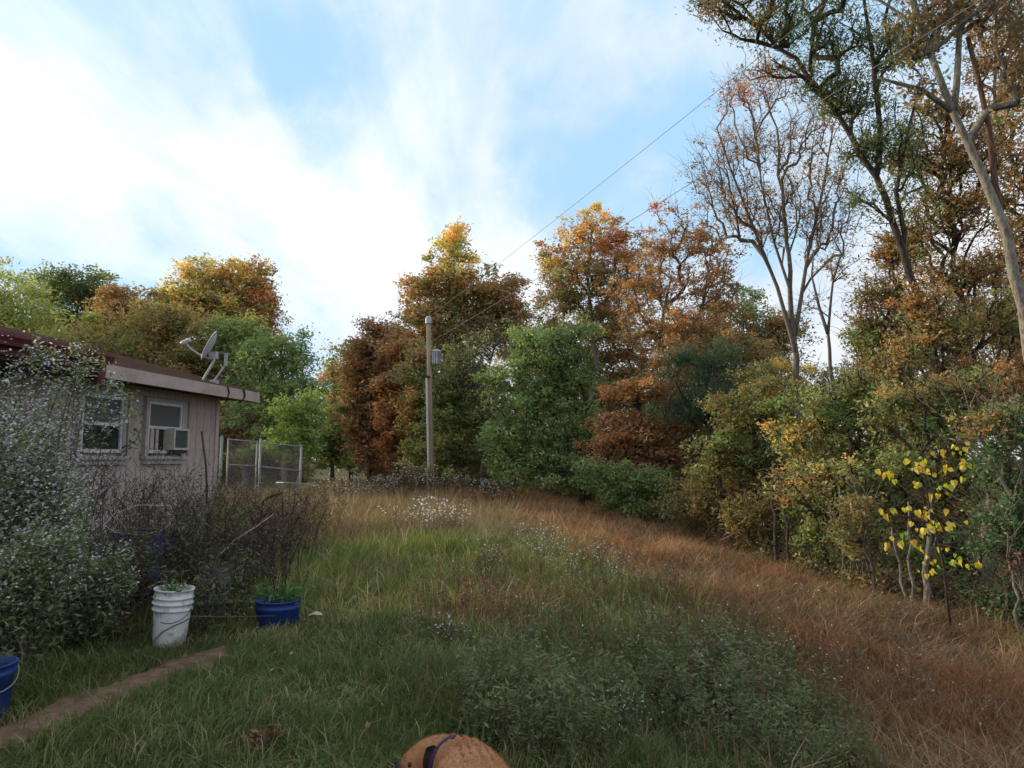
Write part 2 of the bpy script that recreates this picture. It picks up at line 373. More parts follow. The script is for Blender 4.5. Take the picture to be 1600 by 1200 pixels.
a = Acc(); grass_ring(a, 1.3, 6.2, 12000, 10, .0062, False)
gr1 = link('grass', a.mesh('grass', GRASS), kind='stuff'); gr1['label'] = 'matted green grass of the near lawn'
a = Acc(); grass_ring(a, 6.0, 14, 16000, 6, .0115, False, 1.1)
gr2 = link('grass', a.mesh('grass', GRASS), kind='stuff'); gr2['label'] = 'tall yellowing grass in the middle of the field'
a = Acc(); grass_ring(a, 13.7, 48, 36000, 7, .024, True, 1.25)
gr3 = link('grass', a.mesh('grass', GRASS), kind='stuff'); gr3['label'] = 'straw coloured grass at the far end of the field'
for o in (gr1, gr2, gr3): o['category'] = 'grass'

# ------------------------------------------------------------------ plant prototypes
def leaf_quads(acc, P, size, C, flat=0.5, aspect=.5, tri=False, droop=0.0):
    n = len(P); d = rng.normal(size=(n,3)); d[:,2] = d[:,2]*.6 - droop; d /= np.linalg.norm(d, axis=1, keepdims=True)
    r = rng.normal(size=(n,3)); r[:,2] += 0; s_ = np.cross(d, r); s_ /= np.maximum(np.linalg.norm(s_, axis=1, keepdims=True), 1e-6)
    s_[:,2] *= (1-flat); L_ = size*rng.uniform(.6, 1.3, n)[:,None]; W = L_*aspect
    if tri:
        V = np.stack([P-d*L_/2-s_*W/2, P-d*L_/2+s_*W/2, P+d*L_/2], 1).reshape(-1,3)
        acc.add(V, T=np.arange(n*3).reshape(n,3), C=np.repeat(C, 3, 0))
    else:
        V = np.stack([P-d*L_/2, P+s_*W/2-d*L_*.05, P+d*L_/2, P-s_*W/2-d*L_*.05], 1).reshape(-1,3)
        acc.add(V, np.arange(n*4).reshape(n,4), C=np.repeat(C, 4, 0))
def pick(pal, n, jit=.25):
    pal = np.asarray(pal); return pal[rng.integers(0, len(pal), n)]*rng.uniform(1-jit, 1+jit, (n,1))
def flower(acc, P, r, C, nrm=None):
    """small six-rayed flower heads as shallow fans"""
    n = len(P); t = rng.uniform(0, 6.28, n); k = 6
    u = rng.normal(size=(n,3))*.45 + np.array([0,-.25,1]); u /= np.linalg.norm(u, axis=1, keepdims=True)
    h = np.cross(u, rng.normal(size=(n,3))); h /= np.linalg.norm(h, axis=1, keepdims=True); v = np.cross(u, h)
    V = [P - u*r*.25]; rr = r*rng.uniform(.7, 1.2, n)[:,None]
    for i in range(k*2):
        q = rr*(1 if i % 2 == 0 else .45); an = math.pi*i/k
        V.append(P + h*q*math.cos(an) + v*q*math.sin(an))
    V = np.stack(V, 1).reshape(-1,3); b = (np.arange(n)*(2*k+1))[:,None]
    Q = np.concatenate([np.concatenate([b, b+1+(2*i+11)%(2*k), b+1+2*i, b+1+(2*i+1)%(2*k)], 1) for i in range(k)])
    acc.add(V, Q, C=np.repeat(C, 2*k+1, 0))

def weed_arrays(h, nstem, spread, leafn, leafs, pal, stemc, flowers=0, fr=.012, fcol=((.75,.75,.78),), dry=0.0, branch=4, rad=.003, fan=.5):
    """one clump of upright weed stems with leaves and heads, at the origin; three Accs: stems, leaves, flowers"""
    S, Lf, Fl = Acc(), Acc(), Acc()
    for s_ in range(nstem):
        a = rng.uniform(0, 6.28); r0 = rng.uniform(0, spread*.35); H = h*rng.uniform(.65, 1.1); ln = rng.uniform(.05, fan)*H
        b = np.array([math.cos(a)*r0, math.sin(a)*r0, -.03]); a2 = a + rng.normal(0, .6)
        tt = np.linspace(0, 1, 6)[:,None]; dirv = np.array([math.cos(a2), math.sin(a2), 0])
        P = b + tt*np.array([0,0,H]) + dirv*ln*tt**1.8 + rng.normal(0, .012*H, (6,3))*tt
        tube(S, P, np.linspace(rad, rad*.45, 6), 3, stemc, cap=False)
        ends = [P[-1]]
        for k in range(branch):
            u = rng.uniform(.45, .95); q = b + u*np.array([0,0,H]) + dirv*ln*u**1.8
            a3 = rng.uniform(0, 6.28); bl = H*rng.uniform(.10, .26); e = q + np.array([math.cos(a3)*bl*.7, math.sin(a3)*bl*.7, bl*.8])
            tube(S, [q, (q+e)/2+rng.normal(0,.01,3), e], [rad*.5, rad*.4, rad*.3], 3, stemc, cap=False); ends.append(e)
        if leafn:
            u = rng.uniform(.08, 1, leafn)**.8; e = np.array(ends)
            LP = b + u[:,None]*np.array([0,0,H]) + dirv*ln*(u**1.8)[:,None] + rng.normal(0, .028+.05*h*.5, (leafn,3))
            k = leafn//2; LP[:k] = e[rng.integers(0, len(e), k)] - rng.uniform(0, .5, (k,1))*np.array([0,0,H*.2]) + rng.normal(0, .02+.03*h*.5, (k,3))
            leaf_quads(Lf, LP, leafs, pick(pal, leafn), .3, .32)
        if flowers:
            e = np.array(ends); FP = e[rng.integers(0, len(e), flowers)] + rng.normal(0, .03+.02*h, (flowers,3))
            flower(Fl, FP, fr, pick(fcol, flowers, .12))
    return S, Lf, Fl
def scatter(acc, proto, pos, rz, sc_, tilt=None, gain=None):
    V, Q, T, C = proto.arrays() if isinstance(proto, Acc) else proto
    if not len(V): return
    n = len(pos); c, s_ = np.cos(rz), np.sin(rz)
    W = np.empty((n, len(V), 3))
    W[...,0] = (V[None,:,0]*c[:,None]-V[None,:,1]*s_[:,None])*sc_[:,None] + pos[:,0,None]
    W[...,1] = (V[None,:,0]*s_[:,None]+V[None,:,1]*c[:,None])*sc_[:,None] + pos[:,1,None]
    W[...,2] = V[None,:,2]*sc_[:,None] + pos[:,2,None]
    if tilt is not None:
        W[...,0] += V[None,:,2]*sc_[:,None]*tilt[:,0,None]; W[...,1] += V[None,:,2]*sc_[:,None]*tilt[:,1,None]
    off = (np.arange(n)*len(V))[:,None,None]
    CC = np.tile(C, (n,1))
    if gain is not None: CC = CC*np.repeat(gain, len(V))[:,None]
    acc.add(W.reshape(-1,3), (Q[None]+off).reshape(-1,4) if len(Q) else None, (T[None]+off).reshape(-1,3) if len(T) else None, CC)
def merge(*accs):
    a = Acc()
    for b in accs:
        V, Q, T, C = b.arrays(); a.add(V, Q, T, C)
    return a
GREENW = [(.075,.115,.04),(.10,.14,.05),(.06,.09,.035),(.13,.14,.065)]
OLIVEW = [(.09,.095,.04),(.12,.11,.05),(.10,.075,.04)]
BROWNW = [(.13,.08,.045),(.10,.06,.035),(.17,.11,.06)]
FROST = [(.62,.62,.66),(.72,.71,.72),(.5,.5,.58)]
#@PART2
# ------------------------------------------------------------------ trees
def label_ok(n): return True
def tree(name, label, base_px, Yd, blobs, pal, leaves=9000, leaf=.12, targets=110, r0=.16, bark=BARK, trunk=None, limbs=(), cl=.32,
         twigs=1, upright=.35, tri=None, group=None, aspect=.55, jit=.22, droop=.1, tip=.011, air=False, top=None, keep=1.0, base=None, cat='tree', smooth_r=1.0):
    """blobs: (px, py, rx, ry[, palette]) ellipsoids of the crown, at distance Yd (+ optional depth offset)"""
    mpp = Yd/F
    if Yd > 20 and leaves > 3000 and label_ok(name): leaves = int(leaves*1.38); leaf *= 1.12; cl *= 1.12; targets = int(targets*1.9)
    if air: leaves = int(leaves*.66); cl *= .82
    elif Yd <= 20 and leaves > 3000: leaves = int(leaves*1.3); leaf *= 1.05; cl *= 1.1; targets = int(targets*1.7)
    if base is None: bx = at(base_px, 715, Yd)[0]; B = np.array([bx, Yd, float(gz(bx, Yd)) - .1])
    else: B = np.array(base, float)
    root = thing(name, label, cat, B, 0, group)
    cs = []; rs = []; ps = []
    for b in blobs:
        c = at(b[0], b[1], Yd); cs.append(c); rs.append((b[2]*mpp, (b[2]+b[3])/2*mpp*smooth_r, b[3]*mpp)); ps.append(b[4] if len(b) > 4 else pal)
    if name == 'understory_tree' and Yd < 21 and leaves > 3000:
        lo_ = min(c[2]-r[2] for c, r in zip(cs, rs)); xs_ = [c[0] for c in cs]
        for _ in range(3):
            xx = rng.uniform(min(xs_), max(xs_)); zz_ = float(gz(xx, Yd)); hh_ = max(lo_-zz_, .3)
            cs.append(np.array([xx, Yd+.2, zz_+hh_*.55])); rs.append((.28*hh_+.25, .4, hh_*.55)); ps.append(pal)
    cs, rs = np.array(cs), np.array(rs); vol = rs.prod(1)**.75; vol /= vol.sum()
    bi = rng.choice(len(cs), targets, p=vol)
    d = rng.normal(size=(targets,3)); d /= np.linalg.norm(d, axis=1, keepdims=True)
    T = cs[bi] + d*rs[bi]*(rng.uniform(.08, 1, (targets,1))**.45)*rng.uniform(.62, 1.42, (targets,1))
    if trunk is None:
        tops = cs[np.argmax(cs[:,2]+rs[:,2]*.5)]; tz = cs[:,2].max() if upright > .2 else tops[2]
        m = np.average(cs, axis=0, weights=vol)
        k = 7; tt = np.linspace(0, 1, k)[:,None]; E = np.array([m[0]*.5+tops[0]*.5, m[1], max(tz, B[2]+1)])
        TP = B*(1-tt) + E*tt + rng.normal(0, .02*np.linalg.norm(E-B), (k,3))*np.sin(tt*math.pi)*np.array([1,1,.2])
    else:
        TP = np.array([at(*q) if len(q) == 3 else at(q[0], q[1], Yd) for q in trunk]); TP = np.concatenate([B[None], TP])
    nodes = []; par = []; isT = []
    def resample(P, step):
        o = [P[0]]
        for a_, b_ in zip(P[:-1], P[1:]):
            n_ = max(1, int(np.linalg.norm(b_-a_)/step)); o += [a_+(b_-a_)*i/n_ for i in range(1, n_+1)]
        return np.array(o)
    TR = resample(TP, .5 if Yd < 30 else .9); TR[1:-1] += rng.normal(0, min(.035, r0*.22), (len(TR)-2,3))
    trad = np.linspace(r0, max(r0*.22, .02), len(TR)); trad[0] *= 1.35
    wood = Acc(); tube(wood, TR - B, trad, 8 if Yd < 30 else 6, cap=True)
    wood_me = wood.mesh('trunk', bark, True); link('trunk', wood_me, root)
    N0 = [p for p in TR]; prt = [i-1 for i in range(len(TR))]; rad_t = list(trad); start = len(TR)
    for lb in limbs:
        P = np.array([at(*q) if len(q) == 3 else at(q[0], q[1], Yd) for q in lb[1]]); P = resample(P, .4)
        i0 = int(np.argmin([np.linalg.norm(p-P[0]) for p in TR])); P[0] = TR[i0]
        la = Acc(); rr = np.linspace(lb[0], lb[0]*(.62 if len(lb) > 2 else .3), len(P)); tube(la, P-B, rr, 7, cap=True)
        lo = link('limb', la.mesh('limb', BARK_RED if len(lb) > 2 else bark, True), root)
        if len(lb) > 2: lo['label'] = lb[2]
        else:
            pi = i0
            for q, rq in zip(P[1:], rr[1:]): N0.append(q); prt.append(pi); rad_t.append(rq); pi = len(N0)-1
    nfix = len(N0)
    fixr = list(rad_t)
    pos = np.zeros((nfix + targets*14, 3)); pos[:nfix] = N0; par = prt + [0]*(targets*14); n = nfix
    hmin = B[2] + .18*(T[:,2].max()-B[2])
    order = np.argsort(np.min(np.linalg.norm(T[:,None,:]-TR[None,::2,:], axis=2), axis=1)); chains = []; tipn = []
    for ti in order:
        t_ = T[ti]; dv = t_ - pos[:n]; hd = np.hypot(dv[:,0], dv[:,1]); ds = np.sqrt(hd**2 + dv[:,2]**2)
        pen = np.clip(upright*hd + .15 - dv[:,2], 0, None)*1.5 + (pos[:n,2] < hmin)*3.0
        j = int(np.argmin(ds + pen)); dist = ds[j]
        k = int(min(10, max(2, dist/(.42 if Yd < 27 else .9)))); s_ = np.linspace(0, 1, k+1)[1:,None]
        a_ = pos[j]; lift = np.array([0,0,1.])*dist*.22*upright
        P = a_*(1-s_) + t_*s_ + lift*np.sin(s_*math.pi) + rng.normal(0, .055*dist, (k,3))*np.sin(s_*math.pi)
        chain = [j]; pj = j
        for p in P:
            if n >= len(pos): break
            pos[n] = p; par[n] = pj; pj = n; chain.append(n); n += 1
        chains.append(chain); tipn.append(pj)
    cnt = np.zeros(n); 
    for tj in tipn:
        q = tj
        while q >= nfix: cnt[q] += 1; q = par[q]
    R = tip*np.maximum(cnt, 1)**.55
    for q in range(nfix): R[q] = fixr[q]
    br = Acc()
    for ch in chains:
        if len(ch) < 2: continue
        rr = R[ch].copy(); rr[0] = min(rr[0], rr[1]*1.15); 
        tube(br, pos[ch]-B, np.minimum(rr, r0*.5), 4 if Yd < 30 else 3, cap=False)
        if twigs:
            for _ in range(twigs):
                p = pos[ch[rng.integers(1, len(ch))]]-B; dd = rng.normal(size=3); dd[2] = abs(dd[2])*.9+.25; dd /= np.linalg.norm(dd); l_ = rng.uniform(.35, 1.0)
                tube(br, [p, p+dd*l_*.5+rng.normal(0,.04,3), p+dd*l_+rng.normal(0,.09,3)+[0,0,.08]], [tip*.75, tip*.5, tip*.3], 3, cap=False)
    bo = link('branches', br.mesh('branches', bark, True), root, 'stuff')
    # crown
    if leaves:
        lv = Acc(); per = leaves/targets; wts = rng.gamma(2.5, 1, targets); wts *= per/wts.mean(); P = []; C = []
        tp = rng.random(targets)
        for i in range(targets):
            m = int(wts[i])
            if m < 1: continue
            q = rng.normal(size=(m,3)); q = q/np.linalg.norm(q, axis=1, keepdims=True)*rng.random((m,1))**.5*np.where(rng.random((m,1)) < .25, 1.55, 1)
            c_ = cl*rng.uniform(.7, 1.35)
            P.append(T[i] + q*np.array([c_, c_, c_*.6]))
            pl = np.asarray(ps[bi[i]]); k = int(tp[i]*len(pl)); idx = np.where(rng.random(m) < .62, k, rng.integers(0, len(pl), m))
            C.append((2.0 if Yd > 27 else 1.8)*pl[idx]*rng.uniform(1-jit, 1+jit, (m,1))*rng.uniform(.85, 1.15))
        if leaves > 3000:
            m = int(leaves*.16); k = rng.choice(len(cs), m, p=vol); q = rng.normal(size=(m,3)); q *= (rng.random((m,1))**.4)*1.02/np.linalg.norm(q,axis=1,keepdims=True); P.append(cs[k]+q*rs[k]); pa_ = np.concatenate([np.asarray(ps[i]) for i in range(len(cs))]); C.append(1.6*pa_[rng.integers(0,len(pa_),m)]*rng.uniform(.8,1.2,(m,1)))
        P = np.concatenate(P); C = np.concatenate(C); C = C*.82 + .18*C.mean(1, keepdims=True)*[1.12,1.0,.75]; C = C/(1+.35*C)
        leaf_quads(lv, P-B, leaf, C, .25, aspect, Yd > 12, droop)
        link('crown', lv.mesh('crown', LEAF), root, 'stuff')
    return root

YG = [(.20,.23,.05),(.15,.19,.045),(.26,.26,.06)]
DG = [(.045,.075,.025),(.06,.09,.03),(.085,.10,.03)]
FG = [(.10,.17,.05),(.14,.21,.06),(.08,.14,.04),(.18,.23,.07)]
RU = [(.21,.115,.045),(.17,.095,.04),(.26,.145,.05),(.14,.10,.04)]
RR = [(.21,.085,.04),(.17,.075,.035),(.26,.115,.045)]
GO = [(.62,.44,.09),(.54,.34,.07),(.46,.40,.09),(.56,.29,.06)]  # gold leaf colours, brightened to paint in light on the crown tops
OR = [(.34,.155,.05),(.27,.12,.045),(.38,.21,.07),(.20,.12,.045)]
RD = [(.46,.12,.05),(.50,.19,.06),(.32,.09,.04)]
OL = [(.14,.17,.045),(.11,.15,.04),(.21,.19,.05),(.09,.13,.04)]
OB = [(.17,.115,.035),(.13,.095,.03),(.21,.14,.04),(.11,.10,.03)]
GM = [(.09,.16,.045),(.12,.19,.05),(.17,.20,.055)]

# left: trees behind the house
tree('leafy_tree', 'pale yellow-green tree at the far left edge above the house roof', 20, 38, [(15,470,55,55),(60,520,75,50),(-50,480,70,80),(20,540,90,50),(-60,560,90,60)], YG, 14000, .20, 120, cl=.62)
tree('leafy_tree', 'dark green round-crowned tree second from the left behind the roof', 120, 46, [(125,445,55,32,DG+[(.16,.18,.04)]),(85,450,40,30,YG),(110,490,70,45),(150,480,40,40),(110,540,90,50)], DG, 12000, .22, 120, cl=.65)  # left blob in yellow-green: the crown's lit edge painted as leaf colour
tree('leafy_tree', 'rusty brown tree with a bare sprig, left of the golden tree', 205, 41, [(205,468,48,22),(185,505,60,38,OR+OB),(225,520,60,45)], RU, 9000, .20, 90, cl=.55, twigs=1)
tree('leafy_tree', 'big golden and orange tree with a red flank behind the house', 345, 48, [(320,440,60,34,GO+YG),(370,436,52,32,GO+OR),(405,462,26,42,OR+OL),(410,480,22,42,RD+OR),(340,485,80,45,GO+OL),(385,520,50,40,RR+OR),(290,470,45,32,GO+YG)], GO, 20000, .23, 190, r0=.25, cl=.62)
tree('leafy_tree', 'olive brown bushy tree directly behind the roof slope', 180, 33, [(170,560,90,50),(110,560,70,55),(230,540,70,55),(180,620,90,60),(50,580,70,50,YG+OL)], OB+OL, 15000, .17, 130, cl=.5)
tree('leafy_tree', 'brown olive tree behind the satellite dish', 300, 31, [(270,550,80,60),(340,560,70,60,OL+OB),(310,610,80,60),(250,500,60,35),(370,640,60,50)], OB, 16000, .16, 130, cl=.48)
tree('leafy_tree', 'yellow-green tree between the dish and the slender green tree', 392, 30, [(385,550,45,50),(365,520,35,35,FG+YG),(395,610,50,50),(420,660,60,40,OB)], OL+FG, 11000, .15, 110, cl=.42)
tree('leafy_tree', 'slender green tree standing right of the house against the sky', 445, 27, [(440,548,42,38),(480,570,26,40),(425,600,50,45),(465,620,42,45),(430,665,60,45),(400,570,30,40)], FG+GM, 8500, .13, 120, cl=.34, r0=.12, tri=False)
tree('small_tree', 'small bright green tree above the wire fence', 468, 24, [(462,640,34,28),(470,672,36,28),(455,700,40,25)], [(.16,.24,.04),(.12,.19,.035)], 4500, .11, 50, cl=.28, r0=.07, tri=False)
tree('small_tree', 'distant yellow-green tree in the gap left of the rust trees', 520, 56, [(520,600,22,28,YG+OR),(524,650,26,40),(515,700,35,30),(545,700,30,30)], FG+YG, 6500, .26, 55, cl=.6)
tree('small_tree', 'brown leaved tree low behind the wire fence', 395, 29, [(390,680,60,35),(350,660,50,40),(430,710,50,30)], RU+OB, 8000, .14, 70, cl=.4)
# centre
tree('vine_covered_tree', 'rust-brown tree with a small peaked top at the left end of the woods', 578, 42, [(590,512,24,22),(585,545,36,30),(565,590,34,45),(560,650,30,50,RU+DG),(590,700,40,45),(600,600,30,60)], RU+RR, 17000, .20, 150, cl=.5)
tree('vine_covered_tree', 'dense reddish column of leaves between the rust tree and the pole', 628, 40, [(625,545,32,35,OR+RU),(622,600,32,50),(630,665,34,50,RR),(630,710,40,35,RR)], RU+RR, 14000, .19, 120, cl=.46)
tree('vine_covered_tree', 'brown and green leafy column just left of the utility pole', 662, 38, [(655,580,26,50,RU+OL),(655,650,30,50,RR+OL),(665,710,40,35,OL)], RU+OL, 10000, .18, 90, cl=.44)
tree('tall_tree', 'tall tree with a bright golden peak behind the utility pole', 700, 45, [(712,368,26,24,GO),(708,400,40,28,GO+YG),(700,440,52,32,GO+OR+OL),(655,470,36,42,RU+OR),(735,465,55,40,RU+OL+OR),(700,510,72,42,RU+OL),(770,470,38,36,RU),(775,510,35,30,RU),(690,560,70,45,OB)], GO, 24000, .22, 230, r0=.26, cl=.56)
tree('small_tree', 'thin brown-leaved tree between the golden tree and the orange oak', 803, 46, [(805,455,20,26),(808,490,26,26),(800,530,34,40)], RU+OB, 3800, .2, 60, cl=.5, r0=.12)
tree('understory_tree', 'dark olive tree low behind the utility pole', 722, 36, [(700,620,50,50),(745,650,50,60),(690,700,50,45,OL),(740,725,60,40),(720,580,50,40)], OL+DG, 15000, .16, 130, cl=.44)
tree('vine_tangle', 'grey tangle of nearly bare vines right of the transformer', 755, 34, [(745,560,48,46),(775,530,36,30,FG+YG),(760,610,48,40)], OL+[(.16,.14,.11)], 2600, .12, 130, cl=.4, twigs=5, bark=TWIG, r0=.1, tip=.012)
tree('leafy_tree', 'large fresh green tree in front of the woods, dark trunk on its right', 905, 29, [(845,545,60,40),(900,515,36,30,DG+FG),(825,600,66,48),(900,590,42,50,FG+DG),(865,650,80,50),(795,690,50,48),(850,720,80,50),(905,720,50,50,FG+DG),(775,590,24,24,YG)], FG, 21000, .14, 230, r0=.16, cl=.38, bark=BARK_DARK, trunk=[(925,700),(912,620),(900,550)], tri=False)
tree('oak_tree', 'orange and red crowned oak behind the fresh green tree', 915, 37, [(920,360,44,34,OR+GO),(880,400,46,38,OR+GO),(960,385,44,40,OR+RD),(915,435,68,45,OR+OL),(870,470,46,35,RU+OL),(950,480,60,50,RU),(995,430,40,50,OR+RU)], OR+OB, 20000, .17, 190, r0=.24, cl=.44, air=True, twigs=1)
tree('oak_tree', 'orange tree with pale forking limbs showing in the middle of the woods', 1040, 31, [(1040,325,26,22,RD+OR),(1085,370,45,38),(1035,385,40,40),(1120,410,36,40),(1000,450,50,45),(1070,450,70,40),(1130,470,36,40,RU),(1040,520,80,40,RU),(1110,530,50,40,RU)], OR+RU, 13000, .14, 210, r0=.22, cl=.34, air=True, twigs=2, trunk=[(1045,640),(1048,590),(1030,520),(1045,450)], limbs=[(.11,[(1046,600),(1075,540),(1100,470),(1110,400)]),(.09,[(1035,540),(1000,490),(985,430)])], bark=BARK, tri=False)
tree('bare_tree', 'tall spreading tree with grey fan of limbs and few red leaves', 1245, 23, [(1150,150,40,36,RD),(1215,140,50,40,RD+OR),(1290,185,45,40,RD+OR),(1150,235,55,42,RD+OR),(1225,225,70,45,OR+RU),(1300,270,55,55),(1150,320,55,55),(1220,330,80,60),(1300,350,45,55),(1110,280,40,50)], RU+OR, 3900, .105, 300, r0=.155, cl=.30, twigs=4, upright=.9, tip=.008, bark=BARK,
     trunk=[(1246,590),(1240,500),(1232,400),(1222,300),(1214,200)], limbs=[(.075,[(1246,560),(1215,450),(1175,350),(1140,260),(1120,200)]),(.075,[(1243,520),(1262,400),(1285,300),(1300,210)]),(.055,[(1240,470),(1210,380),(1190,290),(1180,190)])])
tree('bare_tree', 'thin crooked dead trunk leaning beside the spreading bare tree', 1303, 21, [(1290,400,26,30),(1320,420,24,30),(1270,470,20,20)], RU, 350, .1, 36, r0=.11, cl=.3, twigs=3, tip=.008, trunk=[(1300,600),(1294,520),(1303,440),(1313,395),(1296,362)], limbs=[(.06,[(1296,530),(1280,480),(1268,430),(1272,395)])])
tree('small_tree', 'round olive and orange tree seen behind the bare tree trunks', 1160, 34, [(1160,485,54,34,OL+FG),(1215,520,50,40,OR+OL),(1120,520,60,40,OB+OR),(1190,530,50,40,OR+OL),(1150,570,70,40,OB)], OL, 13000, .15, 110, cl=.42)
tree('evergreen_tree', 'dark blue-green conifer with drooping boughs in the mid woods', 1105, 25, [(1075,575,40,26),(1120,610,55,24),(1090,640,60,24),(1060,560,26,20),(1130,560,30,26)], [(.035,.075,.035),(.05,.095,.04),(.03,.06,.03)], 11000, .13, 70, cl=.34, bark=BARK_DARK, aspect=.16, tri=False, droop=.5)
tree('understory_tree', 'orange-red maple low in the woods right of the green tree', 1000, 26, [(1000,610,60,24,OR),(985,670,66,28,RR+OR),(1025,715,60,26,RR),(950,700,46,26,OR+RR),(1060,670,40,30,RU)], OR+RR, 9500, .12, 120, cl=.3, bark=BARK_DARK, tri=False)
tree('understory_tree', 'fresh green bush tree at the woods edge below the red maple', 975, 24, [(970,765,46,26),(1010,750,40,26),(940,740,40,26),(1000,790,46,24,OL)], FG+GM, 6500, .11, 70, cl=.28, tri=False)
tree('understory_tree', 'olive leafy tree below the bare tree, left half', 1165, 18, [(1160,645,60,40),(1215,615,50,30,OL+OR),(1175,700,70,40,GM+OL),(1120,720,50,40),(1200,755,60,40,OB),(1110,780,40,30,OB)], OL+OB, 14000, .095, 150, cl=.25, r0=.08, bark=BARK_DARK, tri=False)
tree('understory_tree', 'broad green and gold tree below the gap of white sky', 1300, 15, [(1290,630,70,40,GM+OL),(1345,650,60,40),(1260,690,60,40,OL+GO),(1330,710,70,40),(1280,750,60,36,OL),(1390,690,50,40)], GM+OL, 16000, .085, 180, cl=.21, r0=.07, bark=BARK_DARK, tri=False)
tree('understory_tree', 'brownish sapling thicket hanging over the rust grass', 1215, 16, [(1225,790,50,34),(1160,800,46,30,OB),(1290,800,46,30,OB+OL)], OB+OL, 6500, .085, 80, cl=.2, r0=.05, bark=BARK_DARK, tri=False)
# hazier trees farther back that close the woods into one wall
tree('leafy_tree', 'brown-orange trees filling behind the fresh green tree', 870, 43, [(840,520,50,40),(900,540,60,50),(860,600,60,60),(930,600,60,60)], RU+OB+OL, 11000, .19, 110, cl=.6)
tree('leafy_tree', 'olive and rust trees far behind the red maple', 1010, 42, [(960,510,50,40),(1030,550,70,50),(1000,610,80,60),(1090,570,60,50),(940,560,50,50)], RU+OB+OL+OR, 13000, .19, 130, cl=.6)
tree('leafy_tree', 'mixed olive and orange foliage behind the dark conifer', 1110, 36, [(1080,620,60,45),(1150,610,50,40),(1120,670,80,50),(1180,650,50,40)], OL+OR+OB, 10000, .15, 110, cl=.45)
tree('understory_tree', 'gold and olive foliage closing the woods below the bare tree', 1240, 27, [(1210,590,60,34,OL+GO),(1275,605,60,34,OL+OR),(1335,590,40,40,OR+OL),(1330,620,50,26,GM+OL),(1240,650,70,40)], OL+GM+OR, 9000, .12, 110, cl=.33)
tree('understory_tree', 'orange and green foliage low behind the tall right trees', 1470, 23, [(1390,610,60,30,OR+OL),(1460,590,60,36,RU+GM),(1540,600,60,40,OL+OR),(1600,620,50,50,OB),(1500,660,90,50,GM+OL)], OL+RU, 11000, .11, 130, cl=.3)
tree('understory_tree', 'light green and gold shrub leaning out over the rust grass', 1340, 13, [(1300,740,50,34,GM+GO),(1350,780,50,34,OL+FG),(1250,760,50,34,OL+OR),(1390,760,40,34,OL)], GM+OL, 7000, .08, 110, cl=.18, r0=.045, bark=BARK_DARK)
tree('understory_tree', 'brown and gold shrub at the edge below the olive tree', 1130, 19.5, [(1090,770,50,30,OB+RU),(1150,770,50,34,OL+GO),(1200,740,50,34,OL),(1060,790,40,24,RU+OL)], OB+OL, 6500, .09, 90, cl=.24, r0=.05, bark=BARK_DARK)
tree('leafy_tree', 'airy orange and green foliage closing the gap under the right-hand crowns', 1450, 14.5, [(1400,560,60,34,OR+GM),(1480,520,60,44,OR+OL),(1560,500,50,50,RU+OL),(1500,600,90,34,GM+OR),(1360,600,50,26,GM+OL),(1590,580,50,50,OR),(1440,470,40,34,OR)], OR+OL, 9500, .085, 200, cl=.24, r0=.07, bark=BARK_DARK)
tree('understory_tree', 'orange-leaved tree in the middle of the woods left of the bare tree', 1120, 29, [(1080,500,40,30,OR),(1130,540,50,34,OR+OL),(1060,560,50,34,OR+RU),(1190,560,40,34,OL+OR)], OR+OL, 7000, .12, 110, cl=.34, air=True)
# right
tree('leaning_tree', 'tall dark green tree leaning left over the field at top right', 1480, 15, [(1125,5,45,32,DG+RU),(1180,30,50,36,OB+DG),(1250,40,60,45,GM+DG),(1320,60,60,45,DG),(1385,70,50,50,DG),(1300,140,50,40,DG),(1360,160,50,45,DG),(1195,105,36,24,OR+RU),(1245,110,40,30,OL+OR),(1385,230,40,40,DG),(1350,230,30,40,DG),(1415,280,34,40,DG+OL),(1345,320,26,34,DG),(1390,330,36,30,DG+OL),(1290,-60,150,60,DG+OL),(1130,-70,90,50,DG+OL)], DG+GM+OL, 19000, .10, 330, r0=.12, cl=.27, bark=BARK_DARK, upright=.15, tri=False, aspect=.34, droop=.7,
     trunk=[(1472,600),(1440,500),(1410,385),(1370,275),(1310,180),(1245,95),(1165,25),(1080,-50)], limbs=[(.07,[(1372,290),(1375,200),(1365,100),(1350,0),(1340,-80)]),(.06,[(1420,400),(1400,300),(1420,200),(1440,120)])])
tree('leafy_tree', 'orange-brown tree left of the pale leaning trunk, sky showing through', 1395, 18, [(1405,390,44,40),(1380,460,46,34,RU+OL),(1360,530,46,30,GM+OL),(1420,500,50,40,OR+GM),(1350,490,26,26,RU),(1400,560,60,26)], RU+OR+OR+OL, 9500, .095, 210, r0=.11, cl=.27, bark=BARK_DARK, tri=False, trunk=[(1400,600),(1392,520),(1398,450),(1390,380)])
tree('leafy_tree', 'orange-brown tree filling the space right behind the pale trunk', 1500, 17, [(1470,250,50,46),(1450,340,46,46,RU+OL),(1510,330,50,50),(1480,430,60,46,OL+OR),(1520,500,60,46),(1460,540,60,36,OR+GM),(1490,180,36,40,RU),(1440,180,36,36,OB),(1530,240,40,50,RU),(1540,420,46,50,OR),(1420,240,40,40,RU+OL)], RU+OR+OR+OL, 13500, .095, 280, r0=.13, cl=.27, bark=BARK_DARK, tri=False)
